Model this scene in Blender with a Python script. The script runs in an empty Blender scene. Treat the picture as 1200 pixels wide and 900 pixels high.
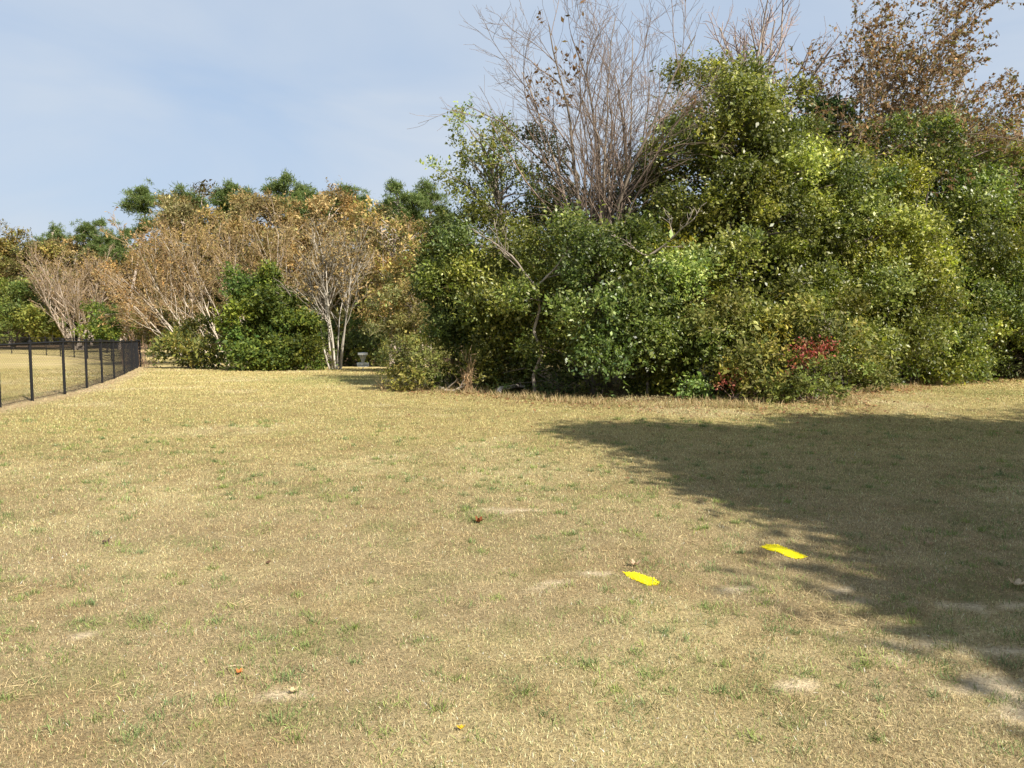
import bpy, math
import numpy as np
from mathutils import Vector

SC = bpy.context.scene
COL = SC.collection
R = math.radians

# ---------------------------------------------------------------- camera
CAM_H = 1.6
FPX = 902.0                       # focal length in pixels of a 1200 x 900 frame
PITCH = -math.atan(69 / FPX)
cam_data = bpy.data.cameras.new('camera')
cam = bpy.data.objects.new('camera', cam_data)
COL.objects.link(cam)
cam_data.sensor_width = 36
cam_data.lens = FPX / 1200 * 36
cam_data.clip_start = 0.1
cam_data.clip_end = 3000
cam.location = (0, 0, CAM_H)
cam.rotation_euler = (math.pi / 2 + PITCH, 0, 0)
SC.camera = cam

# ---------------------------------------------------------------- light
SUN_EL, SUN_AZ = R(41), R(140)    # azimuth clockwise from +Y
SUN_DIR = np.array([math.sin(SUN_AZ) * math.cos(SUN_EL), math.cos(SUN_AZ) * math.cos(SUN_EL), math.sin(SUN_EL)])
world = bpy.data.worlds.new('World')
SC.world = world
world.use_nodes = True
nt = world.node_tree
nt.nodes.clear()
N = nt.nodes.new
out = N('ShaderNodeOutputWorld')
bg = N('ShaderNodeBackground')
sky = N('ShaderNodeTexSky')
sky.sky_type = 'NISHITA'
sky.sun_disc = False
sky.sun_elevation = SUN_EL
sky.sun_rotation = SUN_AZ
sky.air_density = 1.0
sky.dust_density = 2.0
sky.ozone_density = 2.0
SKY_STRENGTH = 0.12
bg.inputs['Strength'].default_value = SKY_STRENGTH
tc = N('ShaderNodeTexCoord')
mp = N('ShaderNodeMapping')
mp.inputs['Scale'].default_value = (1.2, 1.6, 5.5)
mp.inputs['Rotation'].default_value = (0, R(12), R(20))
cn = N('ShaderNodeTexNoise')
cn.inputs['Scale'].default_value = 1.3
cn.inputs['Detail'].default_value = 5
cn.inputs['Roughness'].default_value = 0.5
cn.inputs['Distortion'].default_value = 0.6
ramp = N('ShaderNodeMapRange')
ramp.inputs['From Min'].default_value = 0.32
ramp.inputs['From Max'].default_value = 0.72
ramp.inputs['To Min'].default_value = 0.85
ramp.inputs['To Max'].default_value = 0.98
mix = N('ShaderNodeMix')
mix.data_type = 'RGBA'
veil = N('ShaderNodeMix')                                  # thin high cloud: veils over blue grey
veil.data_type = 'RGBA'
veil.inputs['A'].default_value = (1.78, 2.22, 2.87, 1)
veil.inputs['B'].default_value = (2.44, 2.74, 3.14, 1)
vr = N('ShaderNodeMapRange')
vr.inputs['From Min'].default_value = 0.34
vr.inputs['From Max'].default_value = 0.66
nt.links.new(cn.outputs['Fac'], vr.inputs['Value'])
nt.links.new(vr.outputs['Result'], veil.inputs['Factor'])
nt.links.new(veil.outputs['Result'], mix.inputs['B'])
nt.links.new(tc.outputs['Generated'], mp.inputs['Vector'])
nt.links.new(mp.outputs['Vector'], cn.inputs['Vector'])
nt.links.new(cn.outputs['Fac'], ramp.inputs['Value'])
nt.links.new(ramp.outputs['Result'], mix.inputs['Factor'])
nt.links.new(sky.outputs['Color'], mix.inputs['A'])
nt.links.new(mix.outputs['Result'], bg.inputs['Color'])
nt.links.new(bg.outputs['Background'], out.inputs['Surface'])

sun_data = bpy.data.lights.new('sun', 'SUN')
sun_data.energy = 5.0
sun_data.angle = R(0.53)
sun_data.color = (1.0, 0.93, 0.82)
sun = bpy.data.objects.new('sun', sun_data)
COL.objects.link(sun)
sun.location = (30, -20, 40)
sun.rotation_euler = Vector(-SUN_DIR).to_track_quat('-Z', 'Y').to_euler()

SC.view_settings.view_transform = 'Standard'
SC.view_settings.look = 'None'
SC.view_settings.exposure = 1.08
SC.view_settings.gamma = 1
SC.view_settings.use_curve_mapping = False
SC.render.engine = 'CYCLES'
SC.cycles.max_bounces = 6
SC.cycles.diffuse_bounces = 3
SC.cycles.glossy_bounces = 2
SC.cycles.transmission_bounces = 4
SC.cycles.transparent_max_bounces = 4

# ---------------------------------------------------------------- helpers: noise, terrain, pixels
def vnoise(x, y, scale, seed=0):
    x = np.asarray(x, float) / scale
    y = np.asarray(y, float) / scale
    xi, yi = np.floor(x).astype(np.int64), np.floor(y).astype(np.int64)
    fx, fy = x - xi, y - yi
    fx = fx * fx * (3 - 2 * fx)
    fy = fy * fy * (3 - 2 * fy)
    def h(a, b):
        n = (a * 374761393 + b * 668265263 + seed * 982451653) & 0x7fffffff
        n = ((n ^ (n >> 13)) * 1274126177) & 0x7fffffff
        n = (n ^ (n >> 16)) & 0xffff
        return n / 65535.0
    a, b = h(xi, yi), h(xi + 1, yi)
    c, d = h(xi, yi + 1), h(xi + 1, yi + 1)
    return (a * (1 - fx) + b * fx) * (1 - fy) + (c * (1 - fx) + d * fx) * fy

def fbm(x, y, scale, seed=0, octv=3):
    s, a, t = 0, 1.0, 0
    for i in range(octv):
        s = s + a * vnoise(x, y, scale / 2 ** i, seed + i * 17)
        t += a
        a *= 0.55
    return s / t

def sstep(e0, e1, x):
    t = np.clip((np.asarray(x, float) - e0) / (e1 - e0), 0, 1)
    return t * t * (3 - 2 * t)

def terrain(x, y):
    x, y = np.asarray(x, float), np.asarray(y, float)
    left = 1 - sstep(-4, 3, x)
    z = -0.02 * np.clip(y - 18, 0, 25) * left
    z = z + 0.16 * np.exp(-((x - 7.5) / 4.0) ** 2 - ((y - 16.0) / 2.2) ** 2)      # low rise before the right hand woods
    z = z + 0.05 * (fbm(x, y, 5.0, 3) - 0.5) + 0.02 * (fbm(x, y, 0.8, 5) - 0.5) + 0.022 * (fbm(x, y, 0.33, 9, 2) - 0.5)
    return z

Fw = np.array([0, math.cos(PITCH), math.sin(PITCH)])
Up = np.array([0, -math.sin(PITCH), math.cos(PITCH)])
def ray(px, py):
    d = Fw + (px - 600) / FPX * np.array([1.0, 0, 0]) + (450 - py) / FPX * Up
    return d / d[1]
def at(px, py, depth):
    return np.array([0, 0, CAM_H]) + ray(px, py) * depth
def gp(px, py):
    r = ray(px, py)
    z = 0.0
    d = 10
    for _ in range(30):
        d = (z - CAM_H) / r[2]
        z = float(terrain(r[0] * d, d))
    return np.array([r[0] * d, d, z])
def gx(px, depth):
    x = (px - 600) / FPX * depth
    return np.array([x, depth, float(terrain(x, depth))])

def nrm(a):
    return a / np.maximum(np.linalg.norm(a, axis=-1, keepdims=True), 1e-9)

# ---------------------------------------------------------------- helpers: meshes and objects
class MB:
    def __init__(self):
        self.v, self.f, self.c, self.n = [], [], [], 0
    def add(self, v, faces, col):
        v = np.asarray(v, float).reshape(-1, 3)
        if not len(v):
            return
        col = np.broadcast_to(np.asarray(col, float), (len(v), 3))
        for f in faces:
            f = np.asarray(f, np.int64)
            if len(f):
                self.f.append(f + self.n)
        self.v.append(v)
        self.c.append(col)
        self.n += len(v)
    def build(self, name, mat, parent=None, smooth=False):
        me = bpy.data.meshes.new(name)
        v = np.concatenate(self.v)
        if parent is not None:
            v = v - np.array(parent.location)
        c = np.concatenate(self.c)
        me.vertices.add(len(v))
        me.vertices.foreach_set('co', v.astype(np.float32).ravel())
        tot = np.concatenate([np.full(len(f), f.shape[1], np.int32) for f in self.f])
        idx = np.concatenate([f.ravel() for f in self.f]).astype(np.int32)
        me.loops.add(len(idx))
        me.loops.foreach_set('vertex_index', idx)
        me.polygons.add(len(tot))
        st = np.concatenate([[0], np.cumsum(tot)[:-1]]).astype(np.int32)
        me.polygons.foreach_set('loop_start', st)
        me.polygons.foreach_set('loop_total', tot)
        if smooth:
            me.polygons.foreach_set('use_smooth', np.ones(len(tot), bool))
        at_ = me.color_attributes.new('Col', 'FLOAT_COLOR', 'POINT')
        rgba = np.ones((len(v), 4), np.float32)
        rgba[:, :3] = c
        at_.data.foreach_set('color', rgba.ravel())
        me.update(calc_edges=True)
        me.materials.append(mat)
        o = bpy.data.objects.new(name, me)
        COL.objects.link(o)
        if parent is not None:
            o.parent = parent
        return o

def tag(o, label=None, cat=None, group=None, kind=None):
    if label: o['label'] = label
    if cat: o['category'] = cat
    if group: o['group'] = group
    if kind: o['kind'] = kind
    return o

def thing(name, label, cat, loc, group=None):
    o = bpy.data.objects.new(name, None)
    COL.objects.link(o)
    o.empty_display_size = 0.3
    o.location = [float(t) for t in loc]
    return tag(o, label, cat, group)

def tubes(mb, P, Rad, sides, col):
    """P (K,n,3), Rad (K,n): K tubes of n rings"""
    P, Rad = np.asarray(P, float), np.asarray(Rad, float)
    K, n, _ = P.shape
    T = nrm(np.gradient(P, axis=1))
    m = nrm(T.mean(1))
    ref = np.zeros((K, 3))
    ref[np.arange(K), np.argmin(np.abs(m), 1)] = 1
    A = nrm(np.cross(T, ref[:, None, :]))
    B = np.cross(T, A)
    th = np.arange(sides) * 2 * math.pi / sides
    ring = A[:, :, None, :] * np.cos(th)[None, None, :, None] + B[:, :, None, :] * np.sin(th)[None, None, :, None]
    V = P[:, :, None, :] + ring * Rad[:, :, None, None]
    k = np.arange(K)[:, None, None] * n * sides
    i = np.arange(n - 1)[None, :, None] * sides
    j = np.arange(sides)[None, None, :]
    j2 = (j + 1) % sides
    q = np.stack([k + i + j, k + i + j2, k + i + sides + j2, k + i + sides + j], -1).reshape(-1, 4)
    if np.ndim(col) == 2 and len(col) == K:
        col = np.repeat(np.asarray(col), n * sides, axis=0)
    mb.add(V.reshape(-1, 3), [q], col)

def cap_disc(mb, c, r, sides, col, z=0):
    th = np.arange(sides) * 2 * math.pi / sides
    v = np.stack([c[0] + r * np.cos(th), c[1] + r * np.sin(th), np.full(sides, c[2])], -1)
    mb.add(v, [np.arange(sides)[None, :]], col)

def leaf_quads(mb, P, A, Nv, L, W, C, fold=0.12, bend=0.0):
    B = nrm(np.cross(Nv, A))
    Nn = np.cross(A, B)
    L, W = np.broadcast_to(L, len(P))[:, None], np.broadcast_to(W, len(P))[:, None]
    mid = P + A * L * 0.45
    v = np.stack([P, mid + B * W / 2 + Nn * W * fold, P + A * L - Nn * L * bend, mid - B * W / 2 + Nn * W * fold], 1)
    q = np.arange(len(P) * 4).reshape(-1, 4)
    mb.add(v.reshape(-1, 3), [q], np.repeat(C, 4, axis=0))

def palette(rng, n, pal, var=0.22, wts=None):
    """a colour for each of n leaves: one of the palette or a blend of two, with natural variation"""
    pal = np.asarray(pal, float)
    a = rng.choice(len(pal), n, p=wts)
    b = rng.choice(len(pal), n, p=wts)
    t = rng.random((n, 1)) * 0.5
    c = pal[a] * (1 - t) + pal[b] * t
    return np.clip(c * np.exp(rng.normal(0, var, (n, 1))), 0.004, 0.9)

def perp(rng, d):
    r = rng.normal(size=d.shape)
    r = r - (r * d).sum(-1, keepdims=True) * d
    return nrm(r)

def grow(rng, roots, levels):
    """vectorised branching: returns per level (P (K,n+1,3), R (K,n+1))"""
    p = np.array([r[0] for r in roots], float)
    d = nrm(np.array([r[1] for r in roots], float))
    L = np.array([r[2] for r in roots], float)
    rad = np.array([r[3] for r in roots], float)
    res = []
    for li, lv in enumerate(levels):
        n = lv['n']
        K = len(p)
        P = np.zeros((K, n + 1, 3))
        P[:, 0] = p
        dd = d.copy()
        for s in range(n):
            dd = nrm(dd + rng.normal(size=(K, 3)) * lv['wig'] + np.array([lv.get('lean', 0.0), 0, lv['up']]))
            P[:, s + 1] = P[:, s] + dd * (L / n)[:, None]
        tt = np.linspace(0, 1, n + 1)
        Rd = rad[:, None] * (1 - (1 - lv.get('taper', 0.4)) * tt[None, :])
        Rd = np.maximum(Rd, lv.get('rmin', 0.003))
        res.append((P, Rd))
        if li == len(levels) - 1:
            break
        nx = levels[li + 1]
        nch = lv['nch']
        t = lv.get('t0', 0.3) + (1 - lv.get('t0', 0.3)) * (np.arange(nch)[None, :] + rng.random((K, nch))) / nch
        f = t * n
        i0 = np.clip(f.astype(int), 0, n - 1)
        fr = f - i0
        ar = np.arange(K)[:, None]
        cp = P[ar, i0] * (1 - fr)[..., None] + P[ar, i0 + 1] * fr[..., None]
        tg = nrm(P[ar, i0 + 1] - P[ar, i0])
        ang = R(1) * (lv['ang'][0] + (lv['ang'][1] - lv['ang'][0]) * rng.random((K, nch)))
        cd = tg * np.cos(ang)[..., None] + perp(rng, tg) * np.sin(ang)[..., None]
        lr = lv['lr'][0] + (lv['lr'][1] - lv['lr'][0]) * rng.random((K, nch))
        cl = L[:, None] * lr * (1.15 - 0.55 * t)
        cr = Rd[ar, i0] * lv.get('rr', 0.6)
        p, d, L, rad = cp.reshape(-1, 3), cd.reshape(-1, 3), cl.ravel(), cr.ravel()
    return res

def skeleton(mb, res, col, rng, var=0.12, sides=(8, 6, 4, 3, 3), twig=None):
    for li, (P, Rd) in enumerate(res):
        base = np.asarray(col if (twig is None or li < 2) else (np.asarray(col) * (0.5 if li == 2 else 0.0) + np.asarray(twig) * (0.5 if li == 2 else 1.0)))
        c = base[None, :] * np.exp(rng.normal(0, var, (len(P), 1)))
        tubes(mb, P, Rd, sides[min(li, len(sides) - 1)], c)

def twig_leaves(mb, rng, P, per, L, W, pal, up=0.3, droop=0.0, t0=0.3, cluster=1, wts=None, var=0.22):
    """leaves along the last branches of a skeleton"""
    K, n1, _ = P.shape
    n = n1 - 1
    M = int(K * per)
    k = rng.integers(0, K, M)
    t = (t0 + (1 - t0) * rng.random(M)) * n
    i0 = np.clip(t.astype(int), 0, n - 1)
    fr = (t - i0)[:, None]
    p = P[k, i0] * (1 - fr) + P[k, i0 + 1] * fr
    tg = nrm(P[k, i0 + 1] - P[k, i0])
    if cluster > 1:
        p = np.repeat(p, cluster, 0) + rng.normal(0, L * 0.5, (M * cluster, 3))
        tg = np.repeat(tg, cluster, 0)
        M *= cluster
    a = nrm(tg * 0.5 + rng.normal(size=(M, 3)) * 0.7 + np.array([0, 0, -droop]))
    nv = nrm(perp(rng, a) + np.array([0, 0, up]))
    s = np.exp(rng.normal(0, 0.25, M))
    leaf_quads(mb, p, a, nv, L * s, W * s, palette(rng, M, pal, var, wts))

# ---------------------------------------------------------------- materials
def new_mat(name):
    m = bpy.data.materials.new(name)
    m.use_nodes = True
    m.node_tree.nodes.clear()
    return m, m.node_tree

def leaf_mat(name, rough=0.5, spec=0.35, trans=0.28, tint=(1.5, 1.6, 0.8)):
    m, t = new_mat(name)
    n = t.nodes.new
    o = n('ShaderNodeOutputMaterial')
    a = n('ShaderNodeAttribute'); a.attribute_name = 'Col'
    p = n('ShaderNodeBsdfPrincipled')
    p.inputs['Roughness'].default_value = rough
    p.inputs['Specular IOR Level'].default_value = spec
    tr = n('ShaderNodeBsdfTranslucent')
    mu = n('ShaderNodeMix'); mu.data_type = 'RGBA'; mu.blend_type = 'MULTIPLY'
    mu.inputs['Factor'].default_value = 1
    mu.inputs['B'].default_value = (*tint, 1)
    ms = n('ShaderNodeMixShader'); ms.inputs['Fac'].default_value = trans
    t.links.new(a.outputs['Color'], p.inputs['Base Color'])
    t.links.new(a.outputs['Color'], mu.inputs['A'])
    t.links.new(mu.outputs['Result'], tr.inputs['Color'])
    t.links.new(p.outputs[0], ms.inputs[1])
    t.links.new(tr.outputs[0], ms.inputs[2])
    t.links.new(ms.outputs[0], o.inputs['Surface'])
    return m

def attr_noise_mat(name, scale=12, lo=0.65, hi=1.3, rough=0.85, spec=0.2, bump=0.3, stretch=(1, 1, 0.3), metal=0.0):
    m, t = new_mat(name)
    n = t.nodes.new
    o = n('ShaderNodeOutputMaterial')
    a = n('ShaderNodeAttribute'); a.attribute_name = 'Col'
    g = n('ShaderNodeTexCoord')
    mpn = n('ShaderNodeMapping'); mpn.inputs['Scale'].default_value = stretch
    no = n('ShaderNodeTexNoise'); no.inputs['Scale'].default_value = scale; no.inputs['Detail'].default_value = 5
    mr = n('ShaderNodeMapRange')
    mr.inputs['From Min'].default_value = 0.3; mr.inputs['From Max'].default_value = 0.7
    mr.inputs['To Min'].default_value = lo; mr.inputs['To Max'].default_value = hi
    vm = n('ShaderNodeVectorMath'); vm.operation = 'SCALE'
    p = n('ShaderNodeBsdfPrincipled')
    p.inputs['Roughness'].default_value = rough
    p.inputs['Specular IOR Level'].default_value = spec
    p.inputs['Metallic'].default_value = metal
    b = n('ShaderNodeBump'); b.inputs['Strength'].default_value = bump; b.inputs['Distance'].default_value = 0.02
    t.links.new(g.outputs['Object'], mpn.inputs['Vector'])
    t.links.new(mpn.outputs['Vector'], no.inputs['Vector'])
    t.links.new(no.outputs['Fac'], mr.inputs['Value'])
    t.links.new(a.outputs['Color'], vm.inputs[0])
    t.links.new(mr.outputs['Result'], vm.inputs['Scale'])
    t.links.new(vm.outputs['Vector'], p.inputs['Base Color'])
    t.links.new(no.outputs['Fac'], b.inputs['Height'])
    t.links.new(b.outputs['Normal'], p.inputs['Normal'])
    t.links.new(p.outputs[0], o.inputs['Surface'])
    return m

M_GLOSSY = leaf_mat('glossy_leaf', 0.42, 0.45, 0.36)
M_LEAF = leaf_mat('matt_leaf', 0.6, 0.25, 0.32)
M_DRY = leaf_mat('dry_leaf', 0.7, 0.2, 0.3, (1.2, 1.1, 0.9))
M_GRASS = leaf_mat('straw_grass', 0.65, 0.25, 0.25, (1.1, 1.1, 0.9))
M_BARK = attr_noise_mat('bark', 9)
M_METAL = attr_noise_mat('galvanised_metal', 30, 0.85, 1.1, 0.4, 0.5, 0.0, (1, 1, 1), 0.6)
M_BLACK = attr_noise_mat('black_vinyl', 30, 0.8, 1.2, 0.75, 0.15, 0.0, (1, 1, 1))
M_PAINT = attr_noise_mat('yellow_turf_paint', 60, 0.88, 1.06, 0.7, 0.2, 0.6, (1, 1, 1))

def ground_mat():
    m, t = new_mat('dormant_lawn')
    n = t.nodes.new
    o = n('ShaderNodeOutputMaterial')
    a = n('ShaderNodeAttribute'); a.attribute_name = 'Col'
    g = n('ShaderNodeNewGeometry')
    n1 = n('ShaderNodeTexNoise'); n1.inputs['Scale'].default_value = 55; n1.inputs['Detail'].default_value = 4; n1.inputs['Roughness'].default_value = 0.75
    n2 = n('ShaderNodeTexNoise'); n2.inputs['Scale'].default_value = 7; n2.inputs['Detail'].default_value = 5; n2.inputs['Roughness'].default_value = 0.7
    mr = n('ShaderNodeMapRange')
    mr.inputs['From Min'].default_value = 0.3; mr.inputs['From Max'].default_value = 0.7
    mr.inputs['To Min'].default_value = 0.55; mr.inputs['To Max'].default_value = 1.35
    mr2 = n('ShaderNodeMapRange')
    mr2.inputs['From Min'].default_value = 0.3; mr2.inputs['From Max'].default_value = 0.7
    mr2.inputs['To Min'].default_value = 0.8; mr2.inputs['To Max'].default_value = 1.2
    mm = n('ShaderNodeMath'); mm.operation = 'MULTIPLY'
    vm = n('ShaderNodeVectorMath'); vm.operation = 'SCALE'
    p = n('ShaderNodeBsdfPrincipled')
    p.inputs['Roughness'].default_value = 0.95
    p.inputs['Specular IOR Level'].default_value = 0.1
    b = n('ShaderNodeBump'); b.inputs['Strength'].default_value = 0.9; b.inputs['Distance'].default_value = 0.02
    for q in (n1, n2):
        t.links.new(g.outputs['Position'], q.inputs['Vector'])
    t.links.new(n1.outputs['Fac'], mr.inputs['Value'])
    t.links.new(n2.outputs['Fac'], mr2.inputs['Value'])
    t.links.new(mr.outputs['Result'], mm.inputs[0])
    t.links.new(mr2.outputs['Result'], mm.inputs[1])
    t.links.new(a.outputs['Color'], vm.inputs[0])
    t.links.new(mm.outputs[0], vm.inputs['Scale'])
    t.links.new(vm.outputs['Vector'], p.inputs['Base Color'])
    t.links.new(n1.outputs['Fac'], b.inputs['Height'])
    t.links.new(b.outputs['Normal'], p.inputs['Normal'])
    t.links.new(p.outputs[0], o.inputs['Surface'])
    return m
M_GROUND = ground_mat()

# ---------------------------------------------------------------- the fence line (used by the ground too)
FENCE_PX = [(-70, 492), (-25, 483), (0, 478), (38, 470), (76, 462), (102, 455), (120, 449), (134, 444), (146, 439), (155, 434.5), (161, 431.5), (164, 429)]
FENCE_NEAR = [gp(a, b)[:2] for a, b in FENCE_PX]
FENCE_FAR = [np.array(q) for q in ((-17.4, 36.0), (-19.6, 39.8), (-23.5, 44.8), (-28.5, 50), (-34.5, 55), (-42, 59), (-50, 62), (-58, 64))]
FENCE = np.array(FENCE_NEAR + FENCE_FAR)
def dist_fence(x, y):
    x, y = np.asarray(x, float), np.asarray(y, float)
    best = np.full(x.shape, 1e9)
    for a, b in zip(FENCE[:-1], FENCE[1:]):
        ab = b - a
        t = np.clip(((x - a[0]) * ab[0] + (y - a[1]) * ab[1]) / (ab @ ab), 0, 1)
        best = np.minimum(best, np.hypot(x - a[0] - t * ab[0], y - a[1] - t * ab[1]))
    return best

# ---------------------------------------------------------------- lawn colour and bare spots
BARE = [(1095, 757, .26, .10), (1165, 808, .24, .10), (1040, 772, .13, .05), (985, 692, .16, .06), (1128, 712, .26, .08), (1192, 838, .16, .10),
        (655, 683, .12, .035), (690, 672, .14, .04), (630, 690, .10, .03), (870, 690, .2, .06), (930, 803, .13, .05), (540, 862, .10, .03),
        (340, 815, .12, .04), (90, 745, .10, .03), (600, 598, .3, .09), (1180, 762, .22, .06), (1012, 706, .26, .06)]
BARE_W = [(gp(a, b), rx, ry) for a, b, rx, ry in BARE]
def bare_mask(x, y):
    m = np.zeros(np.shape(x))
    wob = fbm(x, y, 0.11, 71) - 0.5
    for c, rx, ry in BARE_W:
        r = np.sqrt(((x - c[0]) / rx) ** 2 + ((y - c[1]) / ry) ** 2) + wob * 2.4
        m = np.maximum(m, 0.85 * (1 - sstep(0.3, 1.15, r)))
    df = dist_fence(x, y)
    m = np.maximum(m, 0.75 * (1 - sstep(0.2, 0.75, df + wob * 0.7)))
    return m
def green_mask(x, y):
    g = sstep(0.50, 0.75, fbm(x, y, 2.0, 11)) * 0.2 + sstep(0.54, 0.72, fbm(x, y, 0.28, 23)) * 0.55
    near = 1 - sstep(8, 17, y) * 0.35
    zone = np.exp(-((x + 5.6) / 2.2) ** 2 - ((y - 24.5) / 2.6) ** 2) * 0.8      # greener strip below the pale multi-trunk tree
    zone2 = np.exp(-((x - 11) / 2.5) ** 2 - ((y - 17.5) / 1.6) ** 2) * 0.6
    return np.clip(g * near + zone + zone2, 0, 1)
def lawn_color(x, y):
    fade = sstep(4, 13, y)[:, None]
    straw = np.array([0.415, 0.325, 0.178]) * (1 - fade) + np.array([0.425, 0.345, 0.145]) * fade
    brown = np.array([0.31, 0.215, 0.10])
    pale = np.array([0.52, 0.42, 0.215])
    green = np.array([0.19, 0.205, 0.062])
    sand = np.array([0.54, 0.44, 0.30])
    earth = np.array([0.36, 0.26, 0.165])
    a = fbm(x, y, 1.7, 31)[:, None]
    c = straw + (pale - straw) * sstep(.5, .75, a) + (brown - straw) * sstep(.5, .25, a) * 0.0
    c = c + (brown - c) * (sstep(.5, .8, fbm(x, y, 0.35, 41)) * 0.42)[:, None]
    c = c + (green - c) * (green_mask(x, y) * 0.42)[:, None]
    stripe = 0.5 + 0.5 * np.sin((x * 0.55 + y * 0.9) * 2 * math.pi / 2.2 + 2 * fbm(x, y, 6, 51))
    c = c * (1 + 0.07 * (stripe - 0.5))[:, None]
    nf = (1 - sstep(0.6, 1.2, dist_fence(x, y)))[:, None]
    c = c + (sand * (1 - nf) + earth * nf - c) * (bare_mask(x, y) * 0.9)[:, None]
    return c

# ---------------------------------------------------------------- ground: one sheet to the horizon
def axis(fine0, fine1, step, far0, far1):
    a = list(np.arange(fine0, fine1, step))
    s, v = step, fine1
    while v < far1:
        a.append(v); s *= 1.12; v += s
    a.append(far1)
    s, v = step, fine0
    pre = []
    while v > far0:
        s *= 1.12; v -= s
        pre.append(max(v, far0))
    return np.array(sorted(set(pre + a)))
gxs, gys = axis(-14, 14, 0.09, -900, 900), axis(1.5, 24, 0.09, -300, 1200)
GX, GY = np.meshgrid(gxs, gys)
gX, gY = GX.ravel(), GY.ravel()
ii = np.arange(len(gys) - 1)[:, None] * len(gxs) + np.arange(len(gxs) - 1)[None, :]
quads = np.stack([ii, ii + 1, ii + 1 + len(gxs), ii + len(gxs)], -1).reshape(-1, 4)
lc = lawn_color(gX, gY)
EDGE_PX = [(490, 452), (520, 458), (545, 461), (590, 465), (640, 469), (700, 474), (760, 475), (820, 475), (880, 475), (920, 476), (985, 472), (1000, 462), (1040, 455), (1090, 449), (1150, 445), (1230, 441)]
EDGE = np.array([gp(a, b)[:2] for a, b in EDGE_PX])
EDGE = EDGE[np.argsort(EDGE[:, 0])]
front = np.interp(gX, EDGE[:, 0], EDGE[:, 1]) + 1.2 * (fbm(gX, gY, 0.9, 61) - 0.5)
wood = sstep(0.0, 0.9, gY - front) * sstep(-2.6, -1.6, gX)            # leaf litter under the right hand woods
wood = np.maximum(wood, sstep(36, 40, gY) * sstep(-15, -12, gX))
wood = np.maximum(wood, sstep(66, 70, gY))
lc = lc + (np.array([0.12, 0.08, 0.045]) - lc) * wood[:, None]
mbg = MB()
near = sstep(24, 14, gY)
lc = lc * (1 - 0.36 * (near * (1 - bare_mask(gX, gY)))[:, None])          # dark gaps between the blades painted into the thatch colour, near ground only
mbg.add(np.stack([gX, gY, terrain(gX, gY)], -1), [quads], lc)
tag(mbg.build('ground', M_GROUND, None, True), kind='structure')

# ---------------------------------------------------------------- lawn blades (stuff)
TEE_PX = [[(731, 671.5), (738, 671.3), (746, 672), (757, 676), (766, 678.5), (773.5, 683), (770, 686), (761, 687), (752, 684), (742, 679), (736, 676)],
          [(891, 641.5), (899, 639), (911, 638.8), (921, 643), (932, 647), (944, 652), (943, 655), (933, 655.5), (922, 652.5), (912, 647.5), (902, 645.5)]]
TEE = [np.array([gp(a, b)[:2] for a, b in poly]) for poly in TEE_PX]
def in_poly(x, y, poly):
    ins = np.zeros(np.shape(x), bool)
    j = len(poly) - 1
    for i in range(len(poly)):
        xi, yi = poly[i]; xj, yj = poly[j]
        c = ((yi > y) != (yj > y)) & (x < (xj - xi) * (y - yi) / (yj - yi + 1e-12) + xi)
        ins ^= c
        j = i
    return ins

def blade_mesh(mb, rng, x, y, L, W, elev, col, curl=0.35, zoff=0.0):
    n = len(x)
    az = rng.random(n) * 2 * math.pi
    base = np.stack([x, y, terrain(x, y) - 0.004 + zoff], -1)
    hd = np.stack([np.cos(az), np.sin(az), np.zeros(n)], -1)
    up = np.array([0, 0, 1.0])
    d1 = hd * np.cos(elev)[:, None] + up * np.sin(elev)[:, None]
    e2 = elev - curl * rng.random(n) * 1.6
    d2 = hd * np.cos(e2)[:, None] + up * np.sin(e2)[:, None]
    tw = rng.normal(0, 0.5, n)
    side = np.stack([-np.sin(az), np.cos(az), np.zeros(n)], -1)
    nn = np.cross(d1, side)
    side = side * np.cos(tw)[:, None] + nn * np.sin(tw)[:, None]
    m = base + d1 * (L * 0.5)[:, None]
    t = m + d2 * (L * 0.5)[:, None]
    t[:, 2] = np.maximum(t[:, 2], base[:, 2] + 0.006)
    w = (W / 2)[:, None]
    v = np.stack([base - side * w * 0.8, base + side * w * 0.8, m + side * w, m - side * w, t], 1)
    i = np.arange(n)[:, None] * 5
    mb.add(v.reshape(-1, 3), [i + np.array([[0, 1, 2, 3]]), i + np.array([[3, 2, 4]])], np.repeat(col, 5, 0))

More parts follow.
